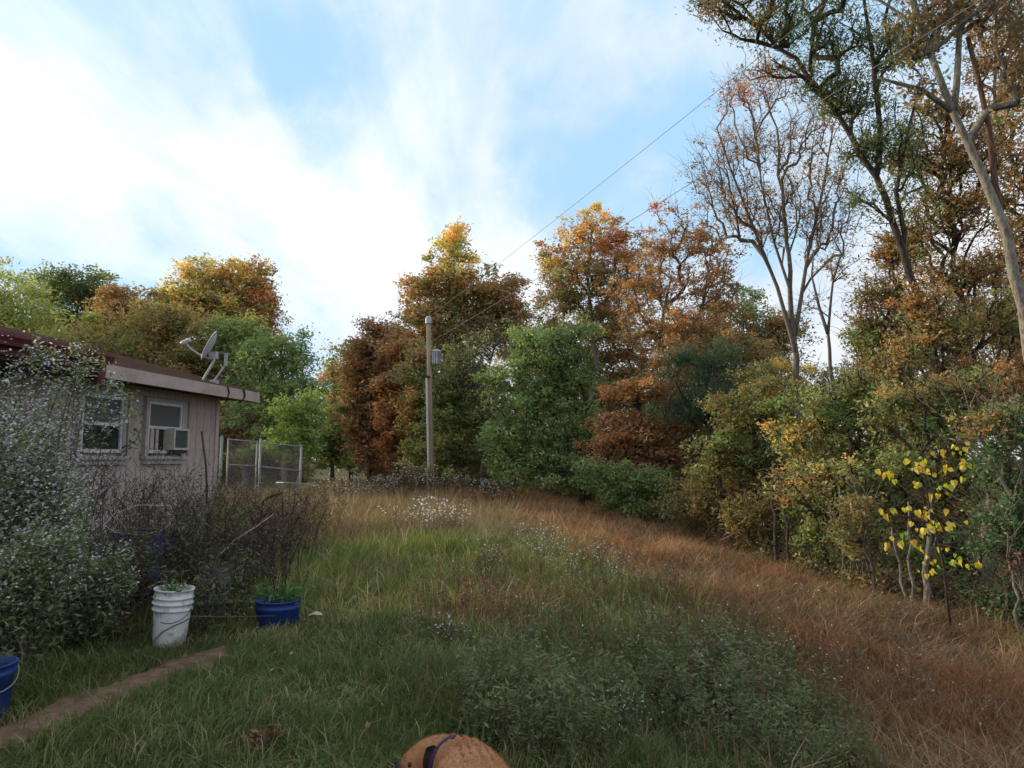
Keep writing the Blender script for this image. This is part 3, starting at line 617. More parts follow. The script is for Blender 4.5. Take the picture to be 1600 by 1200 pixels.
tree('leafy_tree', 'rusty tree at the right edge of the photo behind the pale trunk', 1585, 19, [(1570,300,50,60),(1600,260,40,50,RU+OR),(1590,350,40,40),(1540,20,50,40,RU),(1590,420,50,60,RU+OR),(1560,200,46,50,OR+OL),(1600,120,50,60,RU),(1580,520,60,50,RU+OL),(1650,400,60,90),(1540,90,40,40,RU),(1590,30,40,40,RU)], RU+OR+OR+OL, 13500, .105, 300, r0=.13, cl=.3, bark=BARK_DARK, tri=False)
tree('pale_barked_tree', 'big pale grey lichen-spotted trunk leaning left at the right edge', 1640, 11, [(1400,-40,60,40),(1440,60,50,50,DG+OB),(1520,20,50,50,OL+OR),(1590,60,40,60,RU),(1470,10,50,40,RU),(1540,-50,70,50),(1430,140,34,26,RU+DG),(1590,130,34,50,RU)], RU+OR+OL, 3800, .09, 150, r0=.13, cl=.26, bark=BARK_PALE, twigs=3, tip=.008, tri=False,
     trunk=[(1622,620),(1600,480),(1572,375),(1532,262),(1486,172),(1450,85),(1420,-20),(1396,-120)],
     limbs=[(.058,[(1575,390),(1556,300),(1545,200),(1530,130),(1512,58)],'broken reddish-brown snag with a splintered end'),(.06,[(1492,180),(1497,90),(1502,0),(1500,-90)]),(.05,[(1480,165),(1440,140),(1395,128),(1375,122)])])
tree('understory_tree', 'glossy green bush tree at the right edge above the dark trunks', 1570, 9.5, [(1560,720,46,44),(1590,790,50,50),(1545,830,40,44),(1590,880,46,44),(1580,655,50,40,GM+OL),(1530,660,40,30,OL+OR),(1640,780,60,90)], [(.05,.10,.035),(.07,.13,.045),(.04,.08,.03)], 9500, .065, 170, r0=.05, cl=.15, bark=BARK, tri=False)
tree('understory_tree', 'green and orange leafy tree above the yellow-leaved sapling', 1470, 12.5, [(1430,620,60,34,OL+OR),(1500,620,60,34,OR+GM),(1560,600,50,30,OR),(1380,640,40,30),(1470,680,60,36,GM),(1400,720,50,40,GM+OL),(1520,730,50,40,OL),(1470,790,60,46,OL+RU)], GM+OL, 15000, .075, 200, r0=.06, cl=.18, bark=BARK_DARK, tri=False)
tree('understory_tree', 'brown and olive shrub tree below and left of the yellow leaves', 1380, 11, [(1350,850,40,26,OL+RU),(1400,870,40,24,OL+FG),(1340,800,40,30,OB),(1440,880,30,24,FG+OL)], OB, 4200, .07, 70, r0=.035, cl=.15, bark=BARK, tri=False)
tree('understory_tree', 'small red-leaved sprig tree among the glossy green leaves', 1600, 9.0, [(1585,885,20,16)], [(.30,.06,.03),(.22,.05,.03)], 70, .045, 8, r0=.018, cl=.09, tri=False)

# yellow-leaved sapling: each large heart-shaped leaf is a part
root = thing('yellow_leaved_sapling', 'slender sapling with large separate bright yellow heart-shaped leaves', 'sapling', (at(1470,715,8.4)[0], 8.4, float(gz(at(1470,715,8.4)[0], 8.4))))
B = np.array(root.location); wd = Acc()
main = [B, at(1474,880,8.3), at(1450,780,8.25), at(1440,700,8.2), at(1445,640,8.2)]
tube(wd, np.array(main)-B, [.016,.013,.010,.007,.003], 6)
link('trunk', wd.mesh('trunk', BARK_DARK, True), root)
sprays = [((1450,780),(1385,800)),((1448,760),(1372,735)),((1445,730),(1430,712)),((1450,790),(1440,825)),((1460,820),(1400,850)),((1465,850),(1520,875)),((1460,830),(1500,800)),((1448,740),(1510,720)),((1440,700),(1530,690)),((1450,770),(1490,750)),((1460,860),(1450,888))]
tw = Acc(); LP = []
for (a_, b_) in sprays:
    p, q = at(*a_, 8.25), at(*b_, 8.2-rng.uniform(0,.35)); mid = (p+q)/2+[0,0,.05]
    tube(tw, np.array([p, mid, q])-B, [.005,.004,.002], 4)
    for k in range(11):
        t_ = rng.uniform(.15, 1.05); LP.append((p*(1-t_)+q*t_) + np.array([rng.normal(0,.05), rng.normal(0,.07), -rng.uniform(-.03,.09)]))
link('twigs', tw.mesh('twigs', BARK_DARK, True), root, 'stuff')
def heart(c):
    a = Acc(); pts = [(0,0),(.25,.05),(.43,-.15),(.40,-.5),(0,-1.0),(-.40,-.5),(-.43,-.15),(-.25,.05)]
    V = [(x*.085, abs(x)*.07-.02*y*y, y*.085) for x, y in pts] + [(0,0,-.4*.085)]
    a.add(V, T=[[8,i,(i+1)%8] for i in range(8)], C=c); return a.mesh('leaf', LEAF)
hearts = [heart(c) for c in [(.55,.42,.045),(.60,.47,.05),(.36,.42,.05),(.46,.30,.04),(.24,.36,.05)]]
for p in LP:
    o = link('leaf', hearts[rng.choice(5, p=[.32,.28,.18,.12,.10])], root); o.location = tuple(p-B)
    o.rotation_euler = (rng.uniform(-.6,.6), rng.uniform(-.7,.7), rng.uniform(-.9,.9)); s_ = rng.uniform(.45, 1.0); o.scale = (s_,)*3

# bare saplings and dark trunks along the foot of the woods
sap = [(1232,875,13.5,1222,640,.035,'thin dark trunk leaning left at the woods foot under the olive thicket'),(1212,870,14,1205,600,.05,'dark trunk under the olive thicket, left of two'),
       (1318,905,11.6,1308,640,.022,'thin pale sapling stem at the woods foot left of the dark hollow'),(1367,935,10.3,1348,700,.026,'thin leaning stem right of the dark hollow'),
       (1448,978,9.6,1456,600,.048,'pale grey trunk standing below the yellow leaves'),(1427,960,9.9,1415,640,.028,'slim grey stem just left of the pale grey trunk'),
       (1420,975,9.7,1378,700,.022,'slim leaning stem left of the pale grey trunk'),(1592,1000,8.7,1565,700,.022,'slim pale stem leaning left at the right edge'),(1545,985,10.5,1548,500,.09,'thick dark trunk behind the slim pale stem at right'),
       (1105,860,20,1098,560,.07,'dark trunk behind the low vine bank'),(1255,880,15,1262,620,.05,'dark trunk at the left side of the dark hollow')]
for px, py, Yd, tx, ty, r, lab in sap:
    p = at(px, py, Yd); B = np.array([p[0], Yd, float(gz(p[0], Yd))-.08]); e = at(tx+(px-tx)*.35, ty+(py-ty)*.45, Yd+.4)
    root = thing('thin_trunk', lab, 'tree', B); a = Acc(); tt = np.linspace(0,1,9)[:,None]
    P = B*(1-tt)+e*tt + rng.normal(0, .03, (9,3))*np.sin(tt*3.14); tube(a, P-B, np.linspace(r, r*.45, 9), 7); link('trunk', a.mesh('trunk', BARK if 'pale' in lab else BARK_DARK, True), root)
    bt = Acc()
    for k in range(7):
        u = rng.integers(2, 8); d = rng.normal(size=3); d[2] = abs(d[2])*.5+.1; d /= np.linalg.norm(d); l_ = rng.uniform(.3,.9)
        tube(bt, [P[u]-B, P[u]-B+d*l_*.5+rng.normal(0,.03,3), P[u]-B+d*l_], [r*.3, r*.2, r*.08], 4, cap=False)
    link('branches', bt.mesh('branches', BARK_DARK, True), root, 'stuff')

# woods interior: a few shrub-trees copied many times deep behind the front row
protos = []
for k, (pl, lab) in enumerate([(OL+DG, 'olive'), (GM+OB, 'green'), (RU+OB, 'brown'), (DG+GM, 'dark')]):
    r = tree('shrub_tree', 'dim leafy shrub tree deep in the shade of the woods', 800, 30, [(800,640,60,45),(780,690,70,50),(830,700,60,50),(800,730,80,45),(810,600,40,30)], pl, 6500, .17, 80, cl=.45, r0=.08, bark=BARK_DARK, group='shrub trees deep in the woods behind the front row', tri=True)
    protos.append(r)
spots = []
for Yd in (16, 19, 22, 26, 31, 37):
    x = edge(Yd) + 3.2
    while x < Yd*.86 + 3: spots.append((x+rng.normal(0,.5), Yd+rng.normal(0,.8), .62 if Yd < 24 else .85)); x += 2.5 if Yd < 24 else 3.3
for Yd, x0, x1, s_ in [(50, -34, 12, 1.35), (57, -42, 20, 1.6)]:
    for x in np.arange(x0, x1, 4.2):
        if -16.5 < x*50/Yd < -11.8: continue
        spots.append((x+rng.normal(0,.6), Yd+rng.normal(0,1), s_))
for (x, y) in [(-19,36),(-15.5,34),(-22,31),(-12.5,33),(-9.6,30)]: spots.append((x, y, .6))
used = [False]*4
for i, (x, y, s_) in enumerate(spots):
    k = int(rng.integers(0, 4)); src = protos[k]
    if not used[k]: o = src; used[k] = True
    else:
        o = src.copy(); COL.objects.link(o)
        for ch in src.children:
            c = ch.copy(); COL.objects.link(c); c.parent = o
    kind_ = ['olive','green','brown','dark green'][k]; where = 'far beyond the field, between the house and the pole' if x < -6 else ('far behind the middle of the woods' if x < 6 and y > 40 else 'deep in the shade of the right-hand woods')
    o['label'] = 'dim %s shrub tree %s' % (kind_, where); o['group'] = '%s shrub trees %s' % (kind_, where)
    o.location = (x, y, float(gz(x, y))-.1); s2 = s_*rng.uniform(.85,1.2); o.scale = (s2, s2, s2*rng.uniform(.85,1.15)); o.rotation_euler = (0,0,rng.uniform(0,6.28))
for k in range(4):
    if not used[k]: protos[k].location = (14+k*3, 30, -2)
#@PART3
# ------------------------------------------------------------------ house
PINK = surf_mat('faded_pink_siding', (.36,.285,.27), (.45,.375,.355), 3, .8, .1, (1,1,.3), (.20,.15,.13), 2.5, wear=.4)
FASC = surf_mat('fascia_paint', (.38,.30,.28), (.45,.37,.345), 2, .8, 0, (1,1,1), (.26,.19,.16), 6, wear=.3)
SHIN = surf_mat('brown_shingle', (.12,.072,.055), (.21,.14,.11), 40, .95, .8, (1,1,1), (.09,.065,.055), 1.6, spec=.05)
MAROON = surf_mat('maroon_paint', (.085,.018,.02), (.12,.03,.03), 5, .5, .05)
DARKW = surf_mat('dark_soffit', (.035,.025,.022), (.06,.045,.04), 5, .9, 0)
WHITE = surf_mat('white_window_paint', (.50,.50,.54), (.62,.62,.66), 6, .6, .05, c3=(.36,.33,.32), s3=9)
GREYF = surf_mat('weathered_frame', (.30,.27,.26), (.40,.36,.34), 8, .7, .1)
def glass_mat(name, c, rough=.08):
    m, t = newmat(name); n = t.nodes; o = n.new('ShaderNodeOutputMaterial'); p = n.new('ShaderNodeBsdfPrincipled')
    p.inputs['Base Color'].default_value = (*c, 1); p.inputs['Roughness'].default_value = rough; p.inputs['Specular IOR Level'].default_value = .5
    nz = n.new('ShaderNodeTexNoise'); nz.inputs['Scale'].default_value = 2.5; b = n.new('ShaderNodeBump'); b.inputs['Strength'].default_value = .08
    t.links.new(nz.outputs['Fac'], b.inputs['Height']); t.links.new(b.outputs[0], p.inputs['Normal']); t.links.new(p.outputs[0], o.inputs[0]); return m
GLASS = glass_mat('dark_window_glass', (.012,.014,.018)); SCREEN = glass_mat('dusty_screened_glass', (.07,.075,.08), .4)
ang = math.atan2(139/F, math.cos(PITCH))
hx, hy = -4.80, 11.68
house = thing('house', 'low pinkish wood-sided house with brown shingle roof and two windows', 'house', (hx, hy, 0), math.pi/2-ang)
def part(name, fn, mat, parent=house, label=None, kind=None, smooth=False):
    a = Acc(); fn(a); o = link(name, a.mesh(name, mat, smooth), parent, kind)
    if label: o['label'] = label
    return o
WIN = [(-3.10, -2.35, 1.36, 2.08), (-1.82, -1.02, 1.36, 2.08)]
part('wall', lambda a: (box(a, -12, -.01, .03, .12, -.5, 2.5), box(a, -.13, -.01, .13, 7, -.5, 2.5), box(a, -12, -.01, 6.9, 7, -.5, 2.5)), PINK)
part('gable', lambda a: a.add([[-.05,.1,2.5],[-.05,6.9,2.5],[-.05,3.5,3.38],[-.13,.1,2.5],[-.13,6.9,2.5],[-.13,3.5,3.38]], T=[[0,1,2],[3,5,4]]), PINK)
bcache = {}
def board(x, z0, z1):
    k = (round(z0,2), round(z1,2))
    if k not in bcache:
        a = Acc(); box(a, 0, .188, 0, .026, z0, z1); bcache[k] = a.mesh('wall_board', PINK)
    o = link('wall_board', bcache[k], house); o.location = (x, .002, 0)
x = -5.6
while x < -.05:
    hit = [w_ for w_ in WIN if x+.19 > w_[0]-.06 and x < w_[1]+.06]
    if hit:
        board(x, -.4, hit[0][2]-.09); board(x, hit[0][3]+.06, 2.28)
    else: board(x, -.4, 2.28)
    x += .2
part('corner_trim', lambda a: (box(a, -.075, 0, -.022, .001, -.4, 2.28), box(a, .001, .02, -.022, .08, -.4, 2.28)), FASC)
for i, (x0, x1, z0, z1) in enumerate(WIN):
    def fr(a, x0=x0, x1=x1, z0=z0, z1=z1):
        box(a, x0-.06, x0, -.03, .03, z0-.04, z1+.05); box(a, x1, x1+.06, -.03, .03, z0-.04, z1+.05); box(a, x0, x1, -.03, .03, z1, z1+.05)
    wnd = part('window', fr, GREYF, label=['window with a dark lower pane, nearer the camera', 'window with an air conditioner in its lower half'][i])
    def sash(a, x0=x0, x1=x1, z0=z0, z1=z1):
        zm = (z0+z1)/2
        box(a, x0, x0+.035, -.02, .02, z0, z1); box(a, x1-.035, x1, -.02, .02, z0, z1); box(a, x0+.035, x1-.035, -.02, .02, z1-.04, z1)
        box(a, x0+.035, x1-.035, -.024, .02, zm-.02, zm+.02); box(a, x0+.035, x1-.035, -.02, .02, z0, z0+.045)
    link('sash', (lambda a: (sash(a), a.mesh('sash', WHITE))[1])(Acc()), wnd)
    zm = (z0+z1)/2
    a = Acc(); box(a, x0+.035, x1-.035, .004, .01, zm+.02, z1-.04); link('pane', a.mesh('pane', SCREEN), wnd)['label'] = 'dusty upper pane'
    a = Acc()
    if i == 0: box(a, x0+.035, x1-.035, .004, .01, z0+.045, zm-.02)
    else: box(a, x0+.035, x1-.40, .006, .012, z0+.045, zm-.02)
    link('pane', a.mesh('pane', GLASS), wnd)
    a = Acc(); box(a, x0-.10, x1+.10, -.075, 0, z0-.085, z0-.04); box(a, x0-.08, x1+.08, -.045, 0, z0-.15, z0-.09); link('sill', a.mesh('sill', GREYF), wnd)
    if i == 1:
        a = Acc(); box(a, x0+.08, x0+.16, -.008, .004, z0+.045, zm-.02); box(a, x0+.2, x0+.26, -.01, .004, z0+.045, zm-.02); link('filler_board', a.mesh('filler_board', FASC), wnd)
# roof
RZ0, RS = 2.40, 1.02/3.9
def slope(a):
    V = [[-12.4,-.42,RZ0],[.5,-.42,RZ0],[.5,3.5,RZ0+3.92*RS],[-12.4,3.5,RZ0+3.92*RS],[-12.4,7.42,RZ0],[.5,7.42,RZ0]]
    V += [[x_,y_,z_-.05] for x_,y_,z_ in V]
    a.add(V, [[0,1,2,3],[3,2,5,4],[6,9,8,7],[9,10,11,8],[0,6,7,1],[4,5,11,10],[0,3,9,6],[3,4,10,9],[1,7,8,2],[2,8,11,5]])
roof = part('roof', slope, SHIN)
a = Acc(); wlen = 12.9
V = [[-12.4,0,.0],[.5,0,0],[.5,.165,.165*RS],[-12.4,.165,.165*RS],[-12.4,0,.016],[.5,0,.016],[.5,.165,.165*RS+.004],[-12.4,.165,.165*RS+.004]]
a.add(V, BQ); cme = a.mesh('shingle_course', SHIN)
for i in range(25):
    o = link('shingle_course', cme, roof); o.location = (rng.uniform(-.012,.012), -.435+i*.158, RZ0+.003+(-.015+i*.158)*RS)
part('fascia', lambda a: (box(a, -4.1, .5, -.445, -.42, RZ0-.17, RZ0-.005), box(a, .5, .525, -.445, -.2, RZ0-.17, RZ0-.005)), FASC)
def rake(a):
    for s_, y0, y1 in ((1,-.42,3.5),(-1,7.42,3.5)):
        z0, z1 = RZ0, RZ0+3.92*RS; V = [[.502,y0,z0-.17],[.502,y1,z1-.17],[.502,y1,z1-.01],[.502,y0,z0-.01],[.53,y0,z0-.17],[.53,y1,z1-.17],[.53,y1,z1-.01],[.53,y0,z0-.01]]
        a.add(V, BQ)
part('rake_board', rake, FASC)
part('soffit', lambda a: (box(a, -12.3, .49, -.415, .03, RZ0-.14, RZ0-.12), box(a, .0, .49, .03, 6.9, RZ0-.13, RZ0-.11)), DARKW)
part('drip_strap', lambda a: (tube(a, [[-.55,-.455,RZ0+.0],[-.50,-.458,RZ0-.1],[-.53,-.45,RZ0-.18]], .012, 6), tube(a, [[-.05,-.455,RZ0+.01],[.0,-.46,RZ0-.1],[-.06,-.45,RZ0-.185]], .018, 6)), DARKW)
# porch roof with maroon gutter and post, nearer the camera
def porch(a):
    V = [[-12.4,-1.04,2.39],[-4.16,-1.04,2.39],[-4.16,.9,2.80],[-12.4,.9,2.80]]; V += [[x_,y_,z_-.05] for x_,y_,z_ in V]; a.add(V, BQ[:, ::-1])
part('porch_roof', porch, SHIN)
def gut(a):
    prof = [(-1.07,2.375),(-1.17,2.375),(-1.175,2.34),(-1.155,2.30),(-1.15,2.265),(-1.07,2.265)]
    V = [[-12.4,y_,z_] for y_,z_ in prof]+[[-4.14,y_,z_] for y_,z_ in prof]; a.add(V, [[i,i+1,i+7,i+6] for i in range(5)]+[[0,5,11,6]]+[[6,7,8,11],[8,9,10,11],[0,3,2,1],[0,5,4,3]])
part('gutter', gut, MAROON)
part('porch_fascia', lambda a: (box(a, -12.4, -4.2, -1.068, -1.045, 2.19, 2.34), box(a, -4.16, -4.135, -1.045, -.46, 2.2, 2.37)), MAROON)
part('downspout', lambda a: tube(a, [[-4.24,-1.11,2.28],[-4.24,-1.10,2.12],[-4.24,-1.07,2.0]], .04, 8), MAROON)
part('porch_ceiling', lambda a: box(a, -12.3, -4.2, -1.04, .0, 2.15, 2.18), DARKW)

# air conditioner
Hm = Matrix.Translation((hx, hy, 0)) @ Matrix.Rotation(math.pi/2-ang, 4, 'Z')
def hw_(x, y, z): return Hm @ Vector((x, y, z))
BEIGE = surf_mat('beige_metal', (.42,.40,.34), (.52,.50,.43), 10, .5, .05, c3=(.25,.22,.18), s3=12)
GRILL = surf_mat('dark_grille', (.07,.075,.08), (.12,.125,.13), 30, .6, .2)
p = hw_(-1.2, 0, 1.41)
ac = thing('air_conditioner', 'small beige window air conditioner with dark grille, sticking out of the right window', 'air conditioner', p, math.pi/2-ang)
a = Acc()
for b_ in [(-.19,-.16,-.14,.03,0,.31),(.16,.19,-.14,.03,0,.31),(-.16,.16,-.14,.03,.28,.31),(-.16,.16,-.14,.03,0,.03)]: box(a, *b_)
link('case', a.mesh('case', BEIGE), ac)
a = Acc(); box(a, -.16, .16, -.115, -.08, .03, .28); 
link('grille', a.mesh('grille', GRILL), ac)
a = Acc()
for k in range(12): box(a, -.16, .16, -.125, -.116, .04+k*.0195, .048+k*.0195)
link('fins', a.mesh('fins', GRILL), ac)
a = Acc(); box(a, -.16, .16, -.12, -.05, -.05, -.002); link('bracket', a.mesh('bracket', DARKW), ac)

# satellite dish and the spare mount
GREYM = surf_mat('galvanised_grey', (.30,.31,.33), (.44,.45,.48), 12, .45, .05, c3=(.22,.21,.2), s3=14)
DISHM = surf_mat('dish_paint', (.46,.47,.50), (.56,.57,.60), 8, .5, .05, c3=(.34,.33,.33), s3=10)
DY = 10.9
b0 = at(317, 597, DY); ds_ = thing('satellite_dish', 'grey satellite dish on a bent mast at the roof edge, arm pointing left', 'satellite dish', b0)
def rel(px, py, dY=0): return at(px, py, DY+dY) - b0
c0 = rel(331, 541); axis = rel(290, 521, -.12)-c0; axis /= np.linalg.norm(axis)
e1 = rel(345,524)-rel(317,560); e1 -= axis*np.dot(e1,axis); e1 /= np.linalg.norm(e1); e2 = np.cross(axis, e1)
a = Acc(); V = []; nr, ns = 7, 32
for side in (0, 1):
    for i in range(nr+1):
        for k in range(ns):
            r_ = i/nr; q = c0 + e1*math.cos(6.2832*k/ns)*r_*.235 + e2*math.sin(6.2832*k/ns)*r_*.26 + axis*(r_*r_*.05 - .012*side)
            V.append(q)
Qd = []
for side in (0, 1):
    o_ = side*(nr+1)*ns
    for i in range(nr):
        for k in range(ns): Qd.append([o_+i*ns+k, o_+i*ns+(k+1)%ns, o_+(i+1)*ns+(k+1)%ns, o_+(i+1)*ns+k])
for k in range(ns): Qd.append([nr*ns+k, nr*ns+(k+1)%ns, (nr+1)*ns+nr*ns+(k+1)%ns, (nr+1)*ns+nr*ns+k])
a.add(V, Qd); link('reflector', a.mesh('reflector', DISHM, True), ds_)
a = Acc(); tube(a, [rel(327,561), rel(310,553,-.08), rel(298,545,-.12), rel(291,537,-.14)], .012, 8); link('feed_arm', a.mesh('feed_arm', GREYM), ds_)
a = Acc(); q = rel(289,534,-.14); dd = np.array([.05,0,.03]); tube(a, [q-dd*1.1, q-dd*.4, q+dd*.6, q+dd*1.2], [.028,.036,.03,.022], 12); tube(a, [q+[.03,0,.02], q+[.075,.0,.035]], .03, 12); link('receiver_head', a.mesh('receiver_head', DISHM, True), ds_)
a = Acc(); tube(a, [rel(316,598), rel(318,592), rel(335,563), rel(333,556)], .02, 8); link('mast', a.mesh('mast', GREYM, True), ds_)
a = Acc(); q = rel(334,556,.03); box(a, q[0]-.06, q[0]+.05, q[1]-.04, q[1]+.05, q[2]-.05, q[2]+.06); link('bracket', a.mesh('bracket', GREYM), ds_)
a = Acc(); box(a, -.08, .08, -.06, .08, -.03, .012); link('foot_plate', a.mesh('foot_plate', GREYM), ds_)
DY = 11.1; b0 = at(334, 599, DY); dm = thing('antenna_mount', 'empty slanting antenna mast with a small bracket, right of the dish', 'antenna mount', b0)
a = Acc(); tube(a, [rel(331,598), rel(336,593), rel(350,574), rel(352,570)], .017, 8); link('mast', a.mesh('mast', GREYM, True), dm)
a = Acc(); q = rel(353,562); box(a, q[0]-.018, q[0]+.018, q[1]-.03, q[1]+.03, q[2]-.10, q[2]+.10); link('bracket', a.mesh('bracket', GREYM), dm)
a = Acc(); box(a, -.05, .06, -.05, .05, -.03, .05); link('foot_plate', a.mesh('foot_plate', GREYM), dm)
a = Acc(); tube(a, [rel(353,574), rel(362,590), rel(371,602)], .009, 5); tube(a, [rel(351,576), rel(366,596), rel(374,606)], .007, 5); link('strut', a.mesh('strut', DARKW), dm)

# ------------------------------------------------------------------ wire fence
FY = 19.0
STEEL = surf_mat('dull_steel', (.15,.16,.165), (.27,.29,.30), 15, .5, .05, c3=(.18,.16,.15), s3=6)
STEELG = surf_mat('greenish_steel', (.13,.19,.16), (.20,.26,.23), 12, .6, .05)
f0 = at(347, 760, FY); fen = thing('chain_link_fence', 'chain-link kennel fence with steel posts behind the house corner', 'fence', (f0[0], FY, float(gz(f0[0], FY))))
FB = np.array(fen.location)
def fp(px, py): return at(px, py, FY + (px-347)/125*.9) - FB
for px, top, r_, mt in [(347,682,.035,STEELG),(357,686,.022,STEEL),(402,690,.022,STEEL),(407.5,687,.032,STEEL),(471,697,.03,STEEL),(335,683,.03,STEELG)]:
    q = fp(px, top); z0 = float(gz(q[0]+FB[0], q[1]+FB[1])) - FB[2] - .1
    a = Acc(); tube(a, [[q[0],q[1],z0],[q[0],q[1],q[2]]], r_, 10); tube(a, [[q[0],q[1],q[2]],[q[0],q[1],q[2]+.03]], [r_*1.15, r_*.5], 10); link('post', a.mesh('post', mt, True), fen)
for (p1, p2) in [((335,685),(347,685)),((357,686.5),(402,690.5)),((408,692),(471,697.5)),((335,725),(347,726)),((357,726),(402,728)),((408,729),(471,736))]:
    a = Acc(); tube(a, [fp(*p1), fp(*p2)], .017, 8); link('rail', a.mesh('rail', STEEL, True), fen)
a = Acc()
for (x0, x1) in [(335,347),(357,402),(408,471)]:
    A0, A1 = fp(x0, 687+(x0-347)*.09), fp(x1, 687+(x1-347)*.09); W_ = np.linalg.norm((A1-A0)[:2]); Hh = 1.55; dv = (A1-A0)/W_
    s_ = .075; m = int((W_+Hh)/s_)
    for k in range(m):
        for sg in (0, 1):
            u0, v0, u1, v1 = k*s_, 0, k*s_-Hh, -Hh
            if u0 > W_: v0 = -(u0-W_); u0 = W_
            if u1 < 0: v1 += -u1; u1 = 0
            if sg: u0, u1 = W_-u0, W_-u1
            P0 = A0+dv*u0+[0,0,v0]; P1 = A0+dv*u1+[0,0,v1]
            tube(a, [P0, P1], .0030, 3, cap=False)
link('chain_link', a.mesh('chain_link', STEEL), fen, 'stuff')
a = Acc(); P = [at(432,754,16.5), at(455,755,16.4), at(485,757,16.3), at(495,759,16.2), at(493,761,16.2)]
tube(a, P, .018, 6); pv = tag(link('bent_pipe', a.mesh('bent_pipe', STEEL, True)), 'pale pipe lying in the dry weeds in front of the wire fence', 'pipe')

# ------------------------------------------------------------------ utility pole and wires
WOODP = surf_mat('weathered_pole_wood', (.22,.165,.11), (.36,.28,.20), 10, .9, .8, (4,4,.25), (.20,.18,.15), 1.2, spec=.1)
PY_ = 30.0; pb = at(675, 790, PY_); pz = float(gz(pb[0], PY_)); pole = thing('utility_pole', 'wooden utility pole leaning slightly left at the far end of the field', 'utility pole', (pb[0], PY_, pz))
PB = np.array(pole.location)
def pr(px, py, d=0): return at(px, py, PY_+d) - PB
a = Acc(); tube(a, [[0,0,-.3], [0,0,0], pr(672,650), pr(669.5,500)], [.125,.122,.112,.095], 14); link('shaft', a.mesh('shaft', WOODP, True), pole)
a = Acc(); tube(a, [pr(670.5,775,-.17)+[0,0,-.3], pr(669,700,-.17), pr(666.5,594,-.17), pr(666,588,-.17)], [.045,.045,.045,.03], 8); link('conduit', a.mesh('conduit', surf_mat('grey_conduit', (.48,.47,.48), (.58,.57,.58), 5, .6, 0), True), pole)
a = Acc(); q = pr(668.5,589,0); box(a, q[0]-.16, q[0]+.1, q[1]-.22, q[1]+.02, q[2]-.05, q[2]+.04); link('bracket', a.mesh('bracket', DARKW), pole)
a = Acc(); lathe(a, [(0,.3),(.10,.29),(.13,.2),(.13,.0),(.135,-.02)], 14, pr(669.5,505)); link('cap', a.mesh('cap', GREYM, True), pole)
a = Acc(); lathe(a, [(0,0),(.03,0),(.05,.04),(.03,.08),(.05,.12),(.03,.17),(0,.18)], 12, pr(668,500)+[0,0,.12]); link('insulator', a.mesh('insulator', DARKW, True), pole)
TRM = surf_mat('transformer_grey', (.36,.39,.43), (.47,.50,.54), 6, .5, .05, c3=(.25,.25,.26), s3=5)
q = pr(682,558); 
trp = link('transformer', (lambda a: (lathe(a, [(0,-.33),(.16,-.33),(.19,-.31),(.19,.22),(.205,.225),(.205,.26),(.15,.31),(0,.33)], 26, q), a.mesh('transformer', TRM, True))[1])(Acc()), pole)
a = Acc()
for k in range(3):
    an = -2.4+k*.5; c_ = q+np.array([math.cos(an)*.2, math.sin(an)*.2, 0]); box(a, c_[0]-.02, c_[0]+.02, c_[1]-.03, c_[1]+.03, q[2]-.28, q[2]+.2)
link('cooling_fin', a.mesh('cooling_fin', TRM), trp)
a = Acc(); lathe(a, [(0,.0),(.04,0),(.05,.05),(.03,.07),(.05,.10),(.03,.13),(.045,.16),(.02,.22),(0,.22)], 12, q+[.1,-.02,.28]); link('bushing', a.mesh('bushing', DARKW, True), trp)
a = Acc(); box(a, q[0]+.2, q[0]+.28, q[1]-.04, q[1]+.04, q[2]-.2, q[2]-.1); box(a, q[0]+.2, q[0]+.26, q[1]-.03, q[1]+.03, q[2]+.1, q[2]+.16); link('lug', a.mesh('lug', TRM), trp)
a = Acc(); box(a, q[0]-.32, q[0]-.17, q[1]-.04, q[1]+.04, q[2]+.08, q[2]+.14); box(a, q[0]-.32, q[0]-.17, q[1]-.04, q[1]+.04, q[2]-.2, q[2]-.14); link('hanger', a.mesh('hanger', GREYM), trp)
WIRE = surf_mat('weathered_wire', (.10,.10,.10), (.16,.16,.16), 5, .6, 0)
def wire(p, q, sag, r, name, label, n=40):
    t_ = np.linspace(0, 1, n)[:,None]; P = p*(1-t_)+q*t_; P[:,2] -= sag*4*(t_*(1-t_))[:,0]; a = Acc(); tube(a, P, r, 5); return tag(link(name, a.mesh(name, WIRE, True)), label, 'cable')
w1a, w1b = at(668,497,30), at(1280,0,9.7); w1c = w1a + (w1b-w1a)*1.5
wire(w1a, w1c, .15, .005, 'power_line', 'upper power line running from the pole top up to the right')
w2a, w2b = at(668,537,30), at(1250,165,10.0); w2c = w2a+(w2b-w2a)*1.5
wire(w2a, w2c, .15, .006, 'power_line', 'lower thicker power line leaving the pole below its top')
wire(at(668,540,30), at(560,618,44), .1, .012, 'service_wire', 'thin wire running from the pole down to the left behind the trees')

